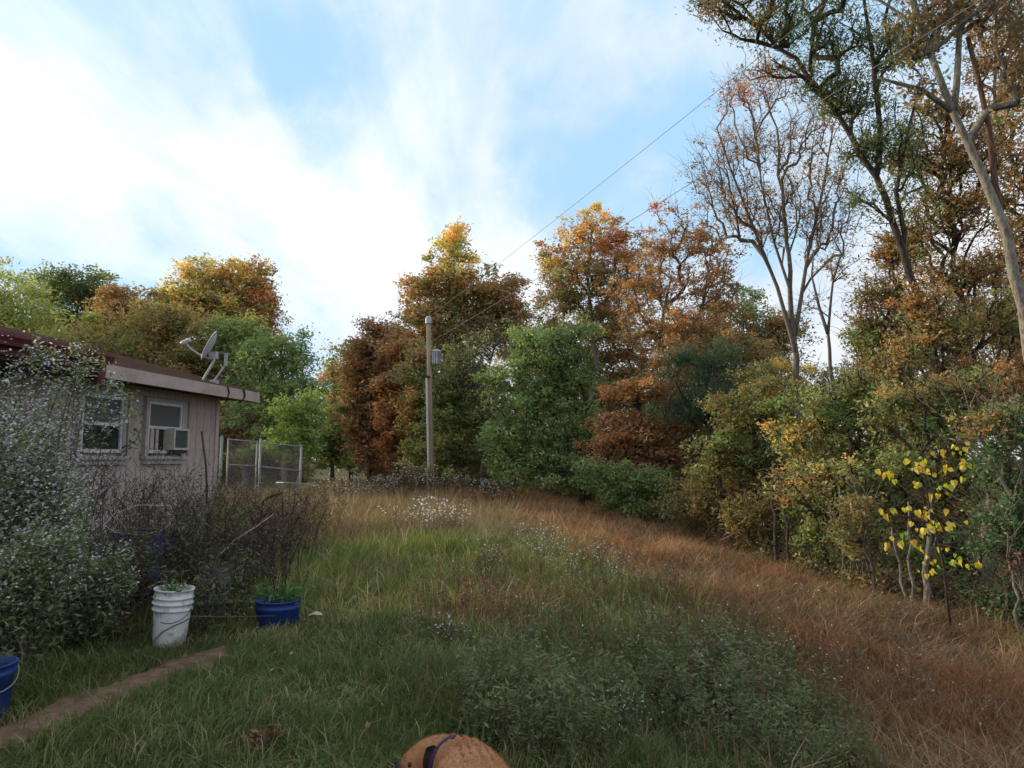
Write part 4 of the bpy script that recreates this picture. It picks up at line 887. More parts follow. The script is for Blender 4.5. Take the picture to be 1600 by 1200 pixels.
# ------------------------------------------------------------------ buckets, barrels, pots
BUCK = surf_mat('white_bucket_plastic', (.52,.54,.56), (.66,.67,.68), 4, .45, .05, c3=(.17,.16,.13), s3=8, wear=.5)
BLUE = surf_mat('blue_plastic', (.008,.03,.15), (.012,.045,.23), 4, .45, .05, c3=(.06,.065,.09), s3=9, wear=.5)
SOILP = surf_mat('potting_soil', (.03,.022,.016), (.06,.045,.03), 30, 1, .8, spec=.05)
def pot_plant(root, n, h, spread, pal, z, name='plant', ls=.05):
    S, Lf, Fl = weed_arrays(h, n, spread, 16, ls, pal, (.07,.11,.04), 0, branch=2, fan=.8)
    a = merge(S, Lf); o = link(name, a.mesh(name, LEAF), root, 'stuff'); o.location = (0,0,z); return o
p = ground_at(264, 1006); bz = p[2]
wb = thing('white_bucket', 'stack of ribbed white plastic buckets with a little green plant in it', 'bucket', (p[0], p[1], bz-.01)); wb.rotation_euler = (math.radians(1.5), math.radians(3), .3); wb.scale = (.93,.93,.98)
a = Acc(); prof = [(0,.0),(.108,.0),(.112,.006),(.128,.245),(.128,.25),(.141,.252),(.142,.262),(.131,.264),(.132,.292),(.143,.294),(.144,.304),(.133,.306),(.134,.332),(.141,.334),(.141,.342),(.134,.344),(.136,.385),(.142,.388),(.142,.398),(.132,.398),(.129,.38),(.126,.33),(0,.33)]
lathe(a, prof, 40); link('body', a.mesh('body', BUCK, True), wb)
for yo, zo in ((0,.30),):
    a = Acc(); P = [[.145*math.cos(t_)*1.0, -.145*math.sin(t_)-.012, .30-.115*math.sin(t_)] for t_ in np.linspace(-.05, math.pi*.62, 16)]; tube(a, P, .0028, 6); link('handle', a.mesh('handle', DARKW), wb)
a = Acc(); P = [[.136,-.04,.20],[.10,-.10,.185],[.03,-.128,.16],[-.04,-.126,.12],[-.09,-.10,.06],[-.11,-.08,.02]]; tube(a, P, .004, 5); link('dark_twig', a.mesh('dark_twig', TWIG), wb)
a = Acc(); lathe(a, [(0,.345),(.125,.34)], 24); link('soil', a.mesh('soil', SOILP), wb)
pot_plant(wb, 9, .10, .16, [(.10,.20,.05),(.14,.24,.07)], .34, 'seedlings', .04)
p = at(434, 968, 5.6); bz = float(gz(p[0], 5.6))
def blue_tub(name, label, loc, r0, r1, h, tilt=(0,0,0)):
    t_ = thing(name, label, 'bucket', loc); t_.rotation_euler = tilt; a = Acc()
    lathe(a, [(0,0),(r0*.97,0),(r0,.01),(r0+(r1-r0)*.8,h*.8),(r0+(r1-r0)*.82+.006,h*.81),(r0+(r1-r0)*.86+.006,h*.86),(r1,h*.87),(r1,h*.97),(r1+.008,h*.975),(r1+.008,h),(r1-.006,h),(r1-.01,h*.85),(0,h*.85)], 36); link('body', a.mesh('body', BLUE, True), t_)
    a = Acc(); P = [[(r1+.012)*math.cos(q_), -(r1+.012)*abs(math.sin(q_))-.0, h*.93-.10*math.sin(q_)] for q_ in np.linspace(0.15, math.pi*.93, 18)]; tube(a, P, .0028, 6); link('handle', a.mesh('handle', STEEL), t_)
    a = Acc(); lathe(a, [(0,h*.9),(r1-.008,h*.88)], 24); link('soil', a.mesh('soil', SOILP), t_); return t_
bt = blue_tub('blue_bucket', 'blue bucket with leafy green plants, right of the white bucket', (p[0], 5.6, bz-.15), .14, .165, .34, (0,0,2.6))
pot_plant(bt, 24, .19, .42, [(.06,.13,.04),(.09,.18,.05),(.12,.21,.07)], .3, 'leafy_plant', .055)
p = at(-26, 1100, 3.75); bt2 = blue_tub('blue_bucket', 'blue bucket cut off by the left edge of the photo', (p[0], 3.7, float(gz(p[0],3.7))-.02), .13, .155, .30, (0,0,1.0))
pot_plant(bt2, 6, .15, .2, OLIVEW, .26, 'weeds', .04)
def barrel(px, Yd, r_, h, label, m=BLUE, name='blue_barrel', cat='barrel'):
    p = at(px, 850, Yd); t_ = thing(name, label, cat, (p[0], Yd, float(gz(p[0], Yd))-.02)); a = Acc()
    lathe(a, [(0,0),(r_*.94,0),(r_,.05),(r_,h*.3),(r_+.012,h*.32),(r_+.012,h*.35),(r_,h*.37),(r_,h*.66),(r_+.012,h*.68),(r_+.012,h*.71),(r_,h*.73),(r_,h*.96),(r_+.01,h),(r_-.02,h),(r_-.03,h*.8),(0,h*.8)], 36); link('body', a.mesh('body', m, True), t_)
    a = Acc(); lathe(a, [(0,h*.93),(r_-.025,h*.9)], 24); link('soil', a.mesh('soil', SOILP), t_); return t_
barrel(62, 6.2, .29, .60, 'blue barrel planter behind the white-flowered bush, left of two')
barrel(228, 7.4, .33, .62, 'dark blue barrel planter behind the dry stems under the windows')
GREYP = surf_mat('weathered_grey_pot', (.055,.05,.05), (.11,.105,.105), 7, .9, .2, c3=(.08,.07,.06), s3=5)
barrel(340, 5.9, .13, .42, 'weathered grey pot half hidden in the dark weeds right of the white bucket', GREYP, 'grey_pot', 'pot')
barrel(392, 7.6, .16, .55, 'grey-blue pot in the weeds behind the blue bucket', GREYP, 'grey_pot', 'pot')

# ------------------------------------------------------------------ plants round the house
def plant_thing(name, label, cat, x, y, parts, group=None, rz=None):
    r = thing(name, label, cat, (x, y, float(gz(x, y))-.02), 0, group)
    S, Lf, Fl = parts
    if S.n: link('stems', S.mesh('stems', GRASS), r, 'stuff')
    if Lf.n: link('leaves', Lf.mesh('leaves', LEAF), r, 'stuff')
    if Fl.n: link('flowers', Fl.mesh('flowers', LEAF), r, 'stuff')
    return r
ASTL = [(.14,.19,.08),(.19,.24,.10),(.10,.14,.055),(.25,.28,.15),(.15,.14,.08)]
ASTF = [(.62,.60,.68),(.72,.71,.74),(.52,.50,.60),(.75,.76,.72)]
asters = [  # px, Y, height, stems, label
 (-70, 5.2, 1.95, 30, 'white aster bush at the left edge, leaning into the picture'),
 (-12, 5.0, 1.62, 32, 'tall frosty white aster bush in front of the porch'),
 (48, 5.3, 1.45, 26, 'aster bush standing before the blue barrel, right of the tallest one'),
 (88, 5.6, 1.02, 22, 'aster bush below the left window, right end of the tall asters'),
 (0, 4.4, .95, 26, 'low dense aster bush above the cut-off blue bucket'),
 (70, 4.7, .75, 26, 'low shaded aster bush between the barrel and the dirt path'),
 (150, 5.2, .62, 20, 'low aster bush with grey seed heads left of the white bucket')]
for px, Yd, h, ns, lab in asters:
    x = at(px, 800, Yd)[0]
    plant_thing('aster_bush', lab, 'bush', x, Yd, weed_arrays(h, ns, .75 if px < 40 else .5, 150, .055, ASTL, (.09,.075,.05), 105 if h > 1.2 else 30, .0115, ASTF, branch=9, rad=.004, fan=.30 if px < 40 else .15))
# arching spray in front of the left window
r = thing('aster_spray', 'long arching aster stem with white heads across the first window', 'plant', (at(150,800,5.2)[0], 5.2, 0)); S, Lf, Fl = Acc(), Acc(), Acc()
for k, (a_, b_, c_) in enumerate([((60,720),(90,560),(140,585)),((20,640),(60,530),(95,560)),((90,700),(110,560),(150,560)),((140,700),(150,590),(205,620)),((120,700),(130,580),(190,600)),((100,690),(110,560),(165,575)),((110,720),(120,520),(122,548)),((30,640),(40,545),(60,535)),((150,740),(165,640),(200,650))]):
    P0, P1, P2 = at(*a_, 5.2), at(*b_, 5.2), at(*c_, 5.1); t_ = np.linspace(0,1,9)[:,None]; P = P0*(1-t_)**2+2*P1*t_*(1-t_)+P2*t_**2 - np.array(r.location)
    tube(S, P, np.linspace(.004,.0015,9), 4, (.09,.09,.05), cap=False)
    u = rng.integers(2, 9, 110); leaf_quads(Lf, P[u]+rng.normal(0,.035,(110,3)), .042, pick(ASTL, 110), .3, .35); u = rng.integers(4, 9, 30); flower(Fl, P[u]+rng.normal(0,.035,(30,3)), .012, pick(ASTF, 30, .1))
link('stems', S.mesh('stems', GRASS), r, 'stuff'); link('leaves', Lf.mesh('leaves', LEAF), r, 'stuff'); link('flowers', Fl.mesh('flowers', LEAF), r, 'stuff')
# dark dry stalks before the wall
DRYC = [(.075,.045,.042),(.055,.038,.035),(.11,.07,.06),(.13,.09,.07)]
dry = [(200,6.6,.8,'leafy dark weeds in front of the right blue barrel'),(240,6.7,.72,'low brown weeds in front of the right blue barrel'),(60,5.75,.55,'low weeds hiding the foot of the left blue barrel'),(110,7.0,1.45,'tall dark dry stalks below the left window'),(165,7.0,1.4,'dark dry weed clump between the two windows'),(215,7.3,1.35,'dry brown stalks under the left window sill'),
 (262,7.4,1.25,'dry brown stalks under the air conditioner'),(305,7.6,1.15,'dark dry stalks in front of the house corner'),(245,6.1,.95,'dark brown weed tangle behind the white bucket'),
 (300,6.0,.95,'dark tangled weeds between the white and the blue bucket'),(345,6.6,1.05,'reddish dry weeds below the house corner'),(395,7.2,1.05,'twiggy dry weeds behind the blue bucket'),
 (440,7.6,1.0,'red-brown dry weed clump right of the blue bucket'),(190,5.6,.8,'dark leafy weeds left of the white bucket'),(320,5.3,.5,'low dark weeds right of the white bucket'),
 (370,5.9,.6,'low weeds left of the blue bucket'),(425,6.4,.85,'upright dark stalks rising behind the blue bucket')]
for px, Yd, h, lab in dry:
    x = at(px, 800, Yd)[0]; gm = OLIVEW+GREENW if Yd < 6.2 else DRYC+[(.09,.075,.04)]
    plant_thing('dry_weed_clump', lab, 'weeds', x, Yd, weed_arrays(h, 20, .75, 60 if Yd < 6.2 else 34, .045, gm, DRYC[rng.integers(0,3)], 2, .010, [(.30,.26,.22)], branch=7, rad=.0045, fan=.35))
# dry olive weeds by the wall corner and fence
for px, Yd, h, lab in [(350,10.2,.95,'tawny dry weeds at the house corner'),(395,11.5,.95,'tawny dry weeds in front of the wire fence, left part'),(440,12.5,.95,'tawny dry weeds in front of the wire fence, right part'),(485,13.5,.85,'tawny weeds right of the wire fence'),(420,9.2,.9,'brown weeds between the fence and the red-brown clump'),(470,10.0,.8,'fine purplish-brown weed heads at the field edge')]:
    x = at(px, 800, Yd)[0]; plant_thing('tawny_weed_clump', lab, 'weeds', x, Yd, weed_arrays(h, 46, 1.7, 26, .05, BROWNW+OLIVEW+[(.2,.15,.07)], (.14,.10,.06), 2, .012, [(.4,.38,.33)], branch=5, rad=.004, fan=.3))
# climbing green vine by the windows and yellow-green spray
def leafy(name, label, cat, pts, Yd, n, size, pal, spread, stem=(.07,.08,.03)):
    P = np.array([at(x_, y_, Yd) for x_, y_ in pts]); B = P[0].copy(); r = thing(name, label, cat, B); S = Acc(); tube(S, P-B, np.linspace(.005,.002,len(P)), 5, stem); link('stem', S.mesh('stem', GRASS), r)
    seg = rng.uniform(0, len(P)-1, n); Lp = np.stack([np.interp(seg, range(len(P)), P[:,k]) for k in range(3)], 1)-B + rng.normal(0, spread, (n,3)); a = Acc(); leaf_quads(a, Lp, size, pick(pal, n), .3, .6, droop=.4); link('leaves', a.mesh('leaves', LEAF), r, 'stuff')
leafy('green_vine', 'bright green vine climbing the wall between the two windows', 'vine', [(190,700),(212,690),(222,665),(215,640),(200,635)], 9.3, 60, .06, [(.16,.28,.06),(.12,.22,.05)], .06)
leafy('green_vine', 'small green vine hanging at the air conditioner sill', 'vine', [(232,712),(245,706),(262,704)], 10.0, 30, .045, [(.14,.24,.06)], .05)
leafy('yellow_green_spray', 'yellow-green leafy spray among the brown weeds below the fence', 'plant', [(345,830),(375,806),(400,795)], 8.6, 90, .06, [(.22,.27,.05),(.28,.28,.06)], .07)
# pale wire hoop, strings, sticks, stake
def rod(name, label, cat, P, r, m, n=None):
    a = Acc(); tube(a, P, r, 6); return tag(link(name, a.mesh(name, m, True)), label, cat)
PALEW = surf_mat('pale_wire', (.40,.40,.40), (.55,.54,.52), 8, .5, 0)
rod('wire_hoop', 'loose loop of pale wire hanging over the dark barrel', 'wire', [at(265,790,6.6), at(215,789,6.6), at(180,802,6.5), at(162,820,6.4), at(180,832,6.3), at(225,836,6.3), at(260,826,6.4), at(270,810,6.4), at(262,800,6.5)], .0035, PALEW)
rod('pale_stick', 'long pale stick slanting over the dark weeds', 'stick', [at(338,872,6.0), at(365,845,6.1), at(400,823,6.2), at(428,803,6.3)], [.007,.006,.005,.003], surf_mat('bleached_stick', (.30,.27,.24), (.42,.38,.34), 9, .9, .1))
rod('garden_string', 'pale string stretched low between the buckets', 'string', [at(290,962,4.75), at(340,964,5.0), at(430,962,5.4)], .0013, surf_mat('dull_string', (.16,.15,.13), (.24,.22,.19), 9, .9, 0))
rod('dark_stake', 'thin dark metal stake leaning in front of the house wall', 'stake', [at(330,790,7.4)-[0,0,.6], at(322,730,7.4), at(315,674,7.4)], .010, DARKW)
rod('bent_branch', 'short dark crooked branch in the tawny weeds', 'branch', [at(405,778,8.8)-[0,0,.35], at(412,782,8.8), at(425,775,8.8), at(441,770,8.7)], [.012,.014,.016,.007], BARK_DARK)
rod('pale_stick', 'pale fallen branch lying against the vine bank at the woods edge', 'stick', [at(1125,845,15.5), at(1140,838,15.5), at(1158,826,15.4)], [.02,.016,.01], BARK_PALE)

# ------------------------------------------------------------------ weeds in the field
def W(x, y, h, n, sp_, ln, ls, pal, sc_, fl, name, label, cat='weeds', fr=.012, br=4, fan=.4, fc=((.68,.68,.70),)):
    plant_thing(name, label, cat, x, y, weed_arrays(h, n, sp_, ln, ls, pal, sc_, fl, fr, fc, branch=br, rad=.003, fan=fan))
def Wp(px, py, *a_, **k): p = ground_at(px, py); W(p[0], p[1], *a_, **k)
Wp(845, 905, .62, 16, 1.0, 26, .04, GREENW+OLIVEW, (.10,.09,.05), 7, 'white_aster_clump', 'white-flowered weeds standing in the middle of the field', fr=.012)
Wp(920, 925, .60, 14, .9, 26, .04, GREENW+BROWNW, (.11,.08,.05), 7, 'white_aster_clump', 'white-headed weeds right of the middle clump, beside the rust grass')
Wp(760, 930, .60, 16, .9, 30, .04, BROWNW+OLIVEW, (.12,.08,.05), 3, 'white_aster_clump', 'brown weeds with a few white heads left of the middle clump')
Wp(680, 835, .65, 22, 1.5, 14, .06, GREENW, (.10,.10,.05), 12, 'white_aster_clump', 'pale white-flowered patch in the straw grass far in the field', fr=.022)
Wp(625, 830, .5, 10, 1.3, 10, .06, GREENW, (.10,.10,.05), 7, 'white_aster_clump', 'small white-flowered clump left of the pale patch', fr=.02)
Wp(700, 1000, .20, 10, .5, 10, .04, GREENW, (.08,.10,.04), 3, 'white_aster_clump', 'low white flowers at the edge of the lawn', fr=.014, fc=((.6,.6,.75),))
Wp(765, 1090, .16, 10, .4, 14, .04, [(.07,.14,.04),(.09,.17,.05)], (.08,.10,.04), 4, 'white_aster_clump', 'tiny white flowers over broad green leaves near the dog', fr=.010, fc=((.66,.64,.75),))
Wp(1210, 1060, .35, 10, .6, 14, .035, OLIVEW, (.12,.08,.05), 4, 'white_aster_clump', 'sparse white heads in the rust grass at lower right', fr=.009)
Wp(1000, 1150, .30, 12, .6, 26, .035, GREENW, (.10,.08,.05), 5, 'white_aster_clump', 'white speckled weeds in the dark patch at the bottom of the photo', fr=.007)
Wp(1270, 950, .32, 12, 1.1, 10, .04, OLIVEW, (.12,.08,.05), 2, 'white_aster_clump', 'thin weeds with white specks in the middle of the rust grass', fr=.012)
for px_, py_, h_, lab_ in [(870,1000,.5,'upright brown stalks at the left side of the green weed patch'),(960,960,.6,'tall brown and green stalks rising behind the green weed patch'),(1060,960,.6,'pale green tall weeds behind the green weed patch'),(1150,1050,.5,'ragged green and brown weeds at the right side of the weed patch'),(1010,1040,.5,'brown stalks standing in the middle of the green weed patch'),(1090,1110,.45,'dark ragged weeds in the lower part of the weed patch'),(900,1080,.42,'leafy green weeds at the lower left of the weed patch'),(800,900,.5,'reddish brown seedy weeds left of the white-flowered clump'),(730,960,.4,'rusty low weeds at the lawn edge'),(1200,1130,.4,'maroon-brown weeds in the rust grass at lower right'),(1330,1080,.4,'brown weed clump in the rust grass, second at lower right'),(1450,1120,.4,'brown weed clump in the rust grass near the right bottom corner'),(1400,985,.4,'thin pale weeds in the rust grass below the yellow sapling')]:
    gm_ = GREENW+OLIVEW if 'green' in lab_ else BROWNW+OLIVEW
    Wp(px_, py_, h_, 20, 1.3, 22, .042, gm_, (.17,.11,.07), 1, 'weed_clump', lab_, fr=.008, br=5, fan=.3)
# weeds at the foot of the pole
for px, Yd, h, lab in [(640,27,1.25,'tall white-headed weeds left of the pole foot'),(665,27.5,1.35,'tall dark-stemmed weeds at the pole foot'),(700,27,1.1,'white-headed weeds right of the pole foot'),(600,26,.95,'grey-brown weeds at the far end of the field'),(560,25,.9,'pale seed heads by the rust trees'),(770,24,.9,'upright green weeds before the big green tree'),(530,22,.85,'greyish weeds at the left end of the field')]:
    x = at(px, 780, Yd)[0]; plant_thing('tall_weed_clump', lab, 'weeds', x, Yd, weed_arrays(h, 26, 2.2, 16, .11, OLIVEW+BROWNW, (.09,.07,.045), 5, .035, [(.45,.44,.42),(.6,.6,.58)], branch=5, rad=.009, fan=.3))
# dark green mugwort-like weed patch: countless plants, one object
pr_ = [weed_arrays(h, 3, .16, 46, .042, GREENW+[(.11,.12,.06),(.16,.12,.07),(.14,.15,.08)], (.09,.075,.045), 0, branch=2, rad=.0025, fan=.35) for h in (.42,.34,.48,.3)]
pr_ = [merge(*q) for q in pr_]
a = Acc(); n = 5200; Xw = rng.uniform(-.6, 3.0, n); Yw = rng.uniform(2.4, 8.0, n); zz = zones(Xw, Yw)[:,4]; ok = zz > rng.uniform(.25, 1, n); Xw, Yw = Xw[ok][:430], Yw[ok][:430]
for k in range(4):
    s_ = slice(k, None, 4); x_, y_ = Xw[s_], Yw[s_]; scatter(a, pr_[k], np.stack([x_, y_, gz(x_, y_)-.02], -1), rng.uniform(0,6.28,len(x_)), rng.uniform(.4,1.25,len(x_))*np.clip(.42+y_*.09,.45,1.0), rng.normal(0,.12,(len(x_),2)), rng.uniform(.95,1.6,len(x_)))
o = tag(link('green_weeds', a.mesh('green_weeds', LEAF), kind='stuff'), 'dense dark green leafy weeds between the lawn and the rust grass', 'weeds')
# brown seedy weeds, scattered through field
pr_ = [merge(*weed_arrays(h, 3, .2, 10, .035, BROWNW, c, 0, branch=3, rad=.002, fan=.4)) for h, c in ((.45,(.17,.10,.06)),(.38,(.13,.08,.05)),(.5,(.20,.13,.07)))]
a = Acc(); n = 9000; Yw = np.sqrt(rng.uniform(4, 20**2, n)); Xw = rng.uniform(-.5,.8,n)*Yw; zz = zones(Xw, Yw); pw = zz[:,3]*.5+zz[:,2]*.35+zz[:,4]*.35+zz[:,1]*.08
pw *= np.clip(fnoise(Xw, Yw, 1.3, 77)+.35, 0, 1)*1.8; ok = (rng.random(n) < pw) & (Xw < edge(Yw)+.5); Xw, Yw = Xw[ok][:470], Yw[ok][:470]
for k in range(3):
    s_ = slice(k, None, 3); x_, y_ = Xw[s_], Yw[s_]; scatter(a, pr_[k], np.stack([x_, y_, gz(x_, y_)-.02], -1), rng.uniform(0,6.28,len(x_)), rng.uniform(.5,1.1,len(x_)), rng.normal(0,.2,(len(x_),2)), rng.uniform(.8,1.25,len(x_)))
tag(link('brown_weeds', a.mesh('brown_weeds', GRASS), kind='stuff'), 'thin brown seedy weeds scattered through the field', 'weeds')
# white specks: tiny flowers through the grass
n = 1300; Yw = np.sqrt(rng.uniform(6, 24**2, n)); Xw = rng.uniform(-.35,.75,n)*Yw; ok = (fnoise(Xw, Yw, 1.9, 5) > .25) & (Xw < edge(Yw)); Xw, Yw = Xw[ok], Yw[ok]
a = Acc(); flower(a, np.stack([Xw, Yw, gz(Xw, Yw)+rng.uniform(.18,.42,len(Xw))*np.clip(Yw/7,.5,1)], -1), .008+.0*Xw[:1].repeat(1)[0], pick([(.6,.58,.55),(.68,.68,.7)], len(Xw)))
tag(link('tiny_white_flowers', a.mesh('tiny_white_flowers', LEAF), kind='stuff'), 'tiny white flower heads speckled through the field', 'flowers')
# low vine bank along the woods edge
for i, (Yd, dx, hh, lab) in enumerate([(24.5,.3,.8,'brown vine mound at the woods edge, farthest of three'),(20.5,.3,.85,'brown vine mound at the woods edge, middle of three'),(17.5,.25,.75,'brown vine mound at the woods edge, nearest of three')]):
    x = float(edge(Yd))+dx+.5; r = thing('vine_mound', lab, 'bush', (x, Yd, float(gz(x,Yd)))); n = 3000
    q = rng.normal(size=(n,3)); q /= np.linalg.norm(q,axis=1,keepdims=True); q *= rng.random((n,1))**.3*np.array([1.1,1.7,hh]); q[:,2] = np.abs(q[:,2])*(.8+.2*np.sin(q[:,1]*4)); a = Acc()
    leaf_quads(a, q, .075, pick([(.17,.085,.035),(.14,.11,.04),(.21,.12,.05),(.10,.10,.035)], n), .2, .6); link('leaves', a.mesh('leaves', LEAF), r, 'stuff')
    S = Acc()
    for k in range(26):
        t_ = rng.uniform(0,6.28); P = [np.array([math.cos(t_)*u*1.1, math.sin(t_)*u*1.6, hh*1.05*math.sin(min(1,u)*2.6+.3)+rng.normal(0,.03)]) for u in np.linspace(.1,1,6)]; tube(S, P, .008, 3, (.14,.09,.06), cap=False)
    link('stems', S.mesh('stems', GRASS), r, 'stuff')
# brush along the foot of the woods
br_p = [merge(*weed_arrays(h, 5, .5, 16, .075, pl, (.07,.05,.04), 0, branch=4, rad=.005, fan=.9)) for h, pl in ((.95,OLIVEW+BROWNW),(.75,BROWNW),(1.15,GREENW+OLIVEW),(.6,BROWNW+OLIVEW))]
a = Acc(); Yw = rng.uniform(7.5, 30, 260); Xw = edge(Yw)+rng.uniform(.05, 1.7, 260)
for k in range(4):
    s_ = slice(k, None, 4); x_, y_ = Xw[s_], Yw[s_]; scatter(a, br_p[k], np.stack([x_, y_, gz(x_, y_)-.03], -1), rng.uniform(0,6.28,len(x_)), rng.uniform(.5,1.1,len(x_)), rng.normal(-.1,.25,(len(x_),2)), rng.uniform(.7,1.25,len(x_)))
tag(link('undergrowth', a.mesh('undergrowth', LEAF), kind='stuff'), 'low tangled brush along the foot of the woods', 'undergrowth')
# fallen leaves on the lawn and path
n = 650; Yw = np.sqrt(rng.uniform(4, 11**2, n)); Xw = rng.uniform(-.62,.7,n)*Yw; a = Acc()
hgt = np.where(path_dist(Xw,Yw)<.2, .01, rng.uniform(.02,.14,n)); leaf_quads(a, np.stack([Xw,Yw,gz(Xw,Yw)+hgt],-1), .034, pick([(.22,.11,.05),(.30,.19,.09),(.14,.07,.04),(.36,.28,.17)], n), .5, .7)
tag(link('fallen_leaves', a.mesh('fallen_leaves', LEAF), kind='stuff'), 'dead brown leaves lying scattered in the grass', 'leaves')
p = ground_at(408, 1170); a = Acc(); q = np.array([p[0], p[1], p[2]+.05]) + rng.normal(0, 1, (70,3))*[.04,.055,.018]; leaf_quads(a, q, .045, pick([(.10,.045,.03),(.06,.035,.03),(.20,.09,.05)], 70), .3, .6)
tag(link('dead_leaf_clump', a.mesh('dead_leaf_clump', LEAF), kind='stuff'), 'clump of dead dark brown leaves lying on the lawn', 'leaves')
p = ground_at(493, 975); a = Acc(); q = p + [0,0,.06]; V = [q+np.array(v)*.06 for v in [(-1,-.3,0),(-.2,-.5,.3),(.9,-.2,.1),(.7,.4,.25),(-.1,.5,.5),(-.8,.3,.2)]]; a.add(V, Q=[[0,1,4,5],[1,2,3,4]], C=(.55,.5,.42)); tag(link('pale_curled_leaf', a.mesh('pale_curled_leaf', LEAF)), 'single pale curled leaf on the grass right of the blue bucket', 'leaf')
# broad dock leaves near the dog
p = ground_at(735, 1095); r = thing('broad_leaved_plant', 'low plant with broad bright green leaves in the lawn', 'plant', p)
a = Acc()
for k in range(11):
    t_ = rng.uniform(0,6.28); u = np.array([math.cos(t_), math.sin(t_), 0]); s_ = np.array([-u[1], u[0], 0]); l_ = rng.uniform(.07,.12); V = []; 
    for i in range(5):
        f_ = i/4; c_ = u*l_*f_+np.array([0,0,.05+.07*math.sin(f_*2.2)]); w_ = .028*math.sin(min(.999,f_+.12)*math.pi)+.001; V += [c_-s_*w_+[0,0,.008], c_, c_+s_*w_+[0,0,.008]]
    b_ = a.n; a.add(V, [[i*3+j, i*3+j+1, i*3+j+4, i*3+j+3] for i in range(4) for j in range(2)], C=np.array([.07,.16,.045])*rng.uniform(.8,1.3))
link('leaves', a.mesh('leaves', LEAF, True), r)

# ------------------------------------------------------------------ dog
def fur_mat():
    m, t = newmat('tan_fur'); n = t.nodes; l = t.links; o = n.new('ShaderNodeOutputMaterial'); p = n.new('ShaderNodeBsdfPrincipled'); l.new(p.outputs[0], o.inputs[0]); p.inputs['Roughness'].default_value = .75
    p.inputs['Sheen Weight'].default_value = .08; p.inputs['Sheen Roughness'].default_value = .5; p.inputs['Specular IOR Level'].default_value = .15
    tc = n.new('ShaderNodeTexCoord'); mp = n.new('ShaderNodeMapping'); mp.inputs['Scale'].default_value = (1,.35,1); l.new(tc.outputs['Object'], mp.inputs[0])
    nz = n.new('ShaderNodeTexNoise'); nz.inputs['Scale'].default_value = 140; nz.inputs['Detail'].default_value = 6; l.new(mp.outputs[0], nz.inputs['Vector'])
    n2 = n.new('ShaderNodeTexNoise'); n2.inputs['Scale'].default_value = 7; n2.inputs['Detail'].default_value = 4; l.new(tc.outputs['Object'], n2.inputs['Vector'])
    cr = n.new('ShaderNodeValToRGB'); cr.color_ramp.elements[0].position = .3; cr.color_ramp.elements[1].position = .7; cr.color_ramp.elements[0].color = (.30,.125,.045,1); cr.color_ramp.elements[1].color = (.42,.21,.10,1); l.new(n2.outputs['Fac'], cr.inputs[0])
    mr = n.new('ShaderNodeMapRange'); mr.inputs[3].default_value = .75; mr.inputs[4].default_value = 1.25; l.new(nz.outputs['Fac'], mr.inputs[0])
    sc_ = n.new('ShaderNodeVectorMath'); sc_.operation = 'SCALE'; l.new(cr.outputs[0], sc_.inputs[0]); l.new(mr.outputs[0], sc_.inputs['Scale'])
    # dark muzzle mask and pale blaze, by position along the head (object space)
    att = n.new('ShaderNodeAttribute'); att.attribute_name = 'mask'; mx = n.new('ShaderNodeMix'); mx.data_type = 'RGBA'
    l.new(att.outputs['Fac'], mx.inputs[0]); l.new(sc_.outputs[0], mx.inputs[6]); mx.inputs[7].default_value = (.025,.017,.013,1)
    at2 = n.new('ShaderNodeAttribute'); at2.attribute_name = 'blaze'; m2 = n.new('ShaderNodeMix'); m2.data_type = 'RGBA'; l.new(at2.outputs['Fac'], m2.inputs[0]); l.new(mx.outputs[2], m2.inputs[6]); m2.inputs[7].default_value = (.5,.45,.40,1)
    l.new(m2.outputs[2], p.inputs['Base Color'])
    b = n.new('ShaderNodeBump'); b.inputs['Strength'].default_value = .5; b.inputs['Distance'].default_value = .004; l.new(nz.outputs['Fac'], b.inputs['Height']); l.new(b.outputs[0], p.inputs['Normal']); return m
FUR = fur_mat()
DB = np.array([-.07, 1.75, float(gz(-.07, 1.75))])
dog = thing('dog', 'tan short-haired dog with black ear and head turned left at the bottom edge', 'dog', DB)
gd = lambda x, y: float(gz(x, y)) - DB[2]
J = {}   # joints relative to the dog's base
def skin(name, verts, edges, radii, root_i, mat, lv=2):
    me = bpy.data.meshes.new(name); me.from_pydata([tuple(v) for v in verts], edges, []); o = link(name+'_tmp', me)
    m = o.modifiers.new('s', 'SKIN'); 
    for i, r_ in enumerate(radii): o.data.skin_vertices[0].data[i].radius = (r_ if isinstance(r_, tuple) else (r_, r_)); 
    o.data.skin_vertices[0].data[root_i].use_root = True
    s_ = o.modifiers.new('u', 'SUBSURF'); s_.levels = lv; s_.render_levels = lv
    dg = bpy.context.evaluated_depsgraph_get(); dg.update(); ev = bpy.data.meshes.new_from_object(o.evaluated_get(dg)); bpy.data.objects.remove(o); ev.name = name
    ev.materials.clear(); ev.materials.append(mat); ev.polygons.foreach_set('use_smooth', np.ones(len(ev.polygons), bool)); return ev
ztop = .56 - DB[2]
z0 = ztop - .145
V = [(.03,-.30,z0-.0),(.02,-.12,z0-.005),(-.005,.08,z0-.02),(-.02,.24,z0-.015),          # pelvis, loin, ribs, withers/chest 0-3
     (-.06,.36,z0+.01),(-.11,.42,z0+.012),
     (-.16,.455,z0+.003),(-.205,.46,z0-.02),(-.255,.46,z0-.055),(-.30,.46,z0-.085)]         # skull, brow, muzzle, nose 6-9
R_ = [(.115,.12),(.105,.11),(.145,.15),(.13,.145),.10,.08,.074,.064,.044,.033]
E = [(i,i+1) for i in range(9)]
def leg(v0, pts, rad):
    i = v0
    for p_, r_ in zip(pts, rad): V.append(p_); R_.append(r_); E.append((i, len(V)-1)); i = len(V)-1
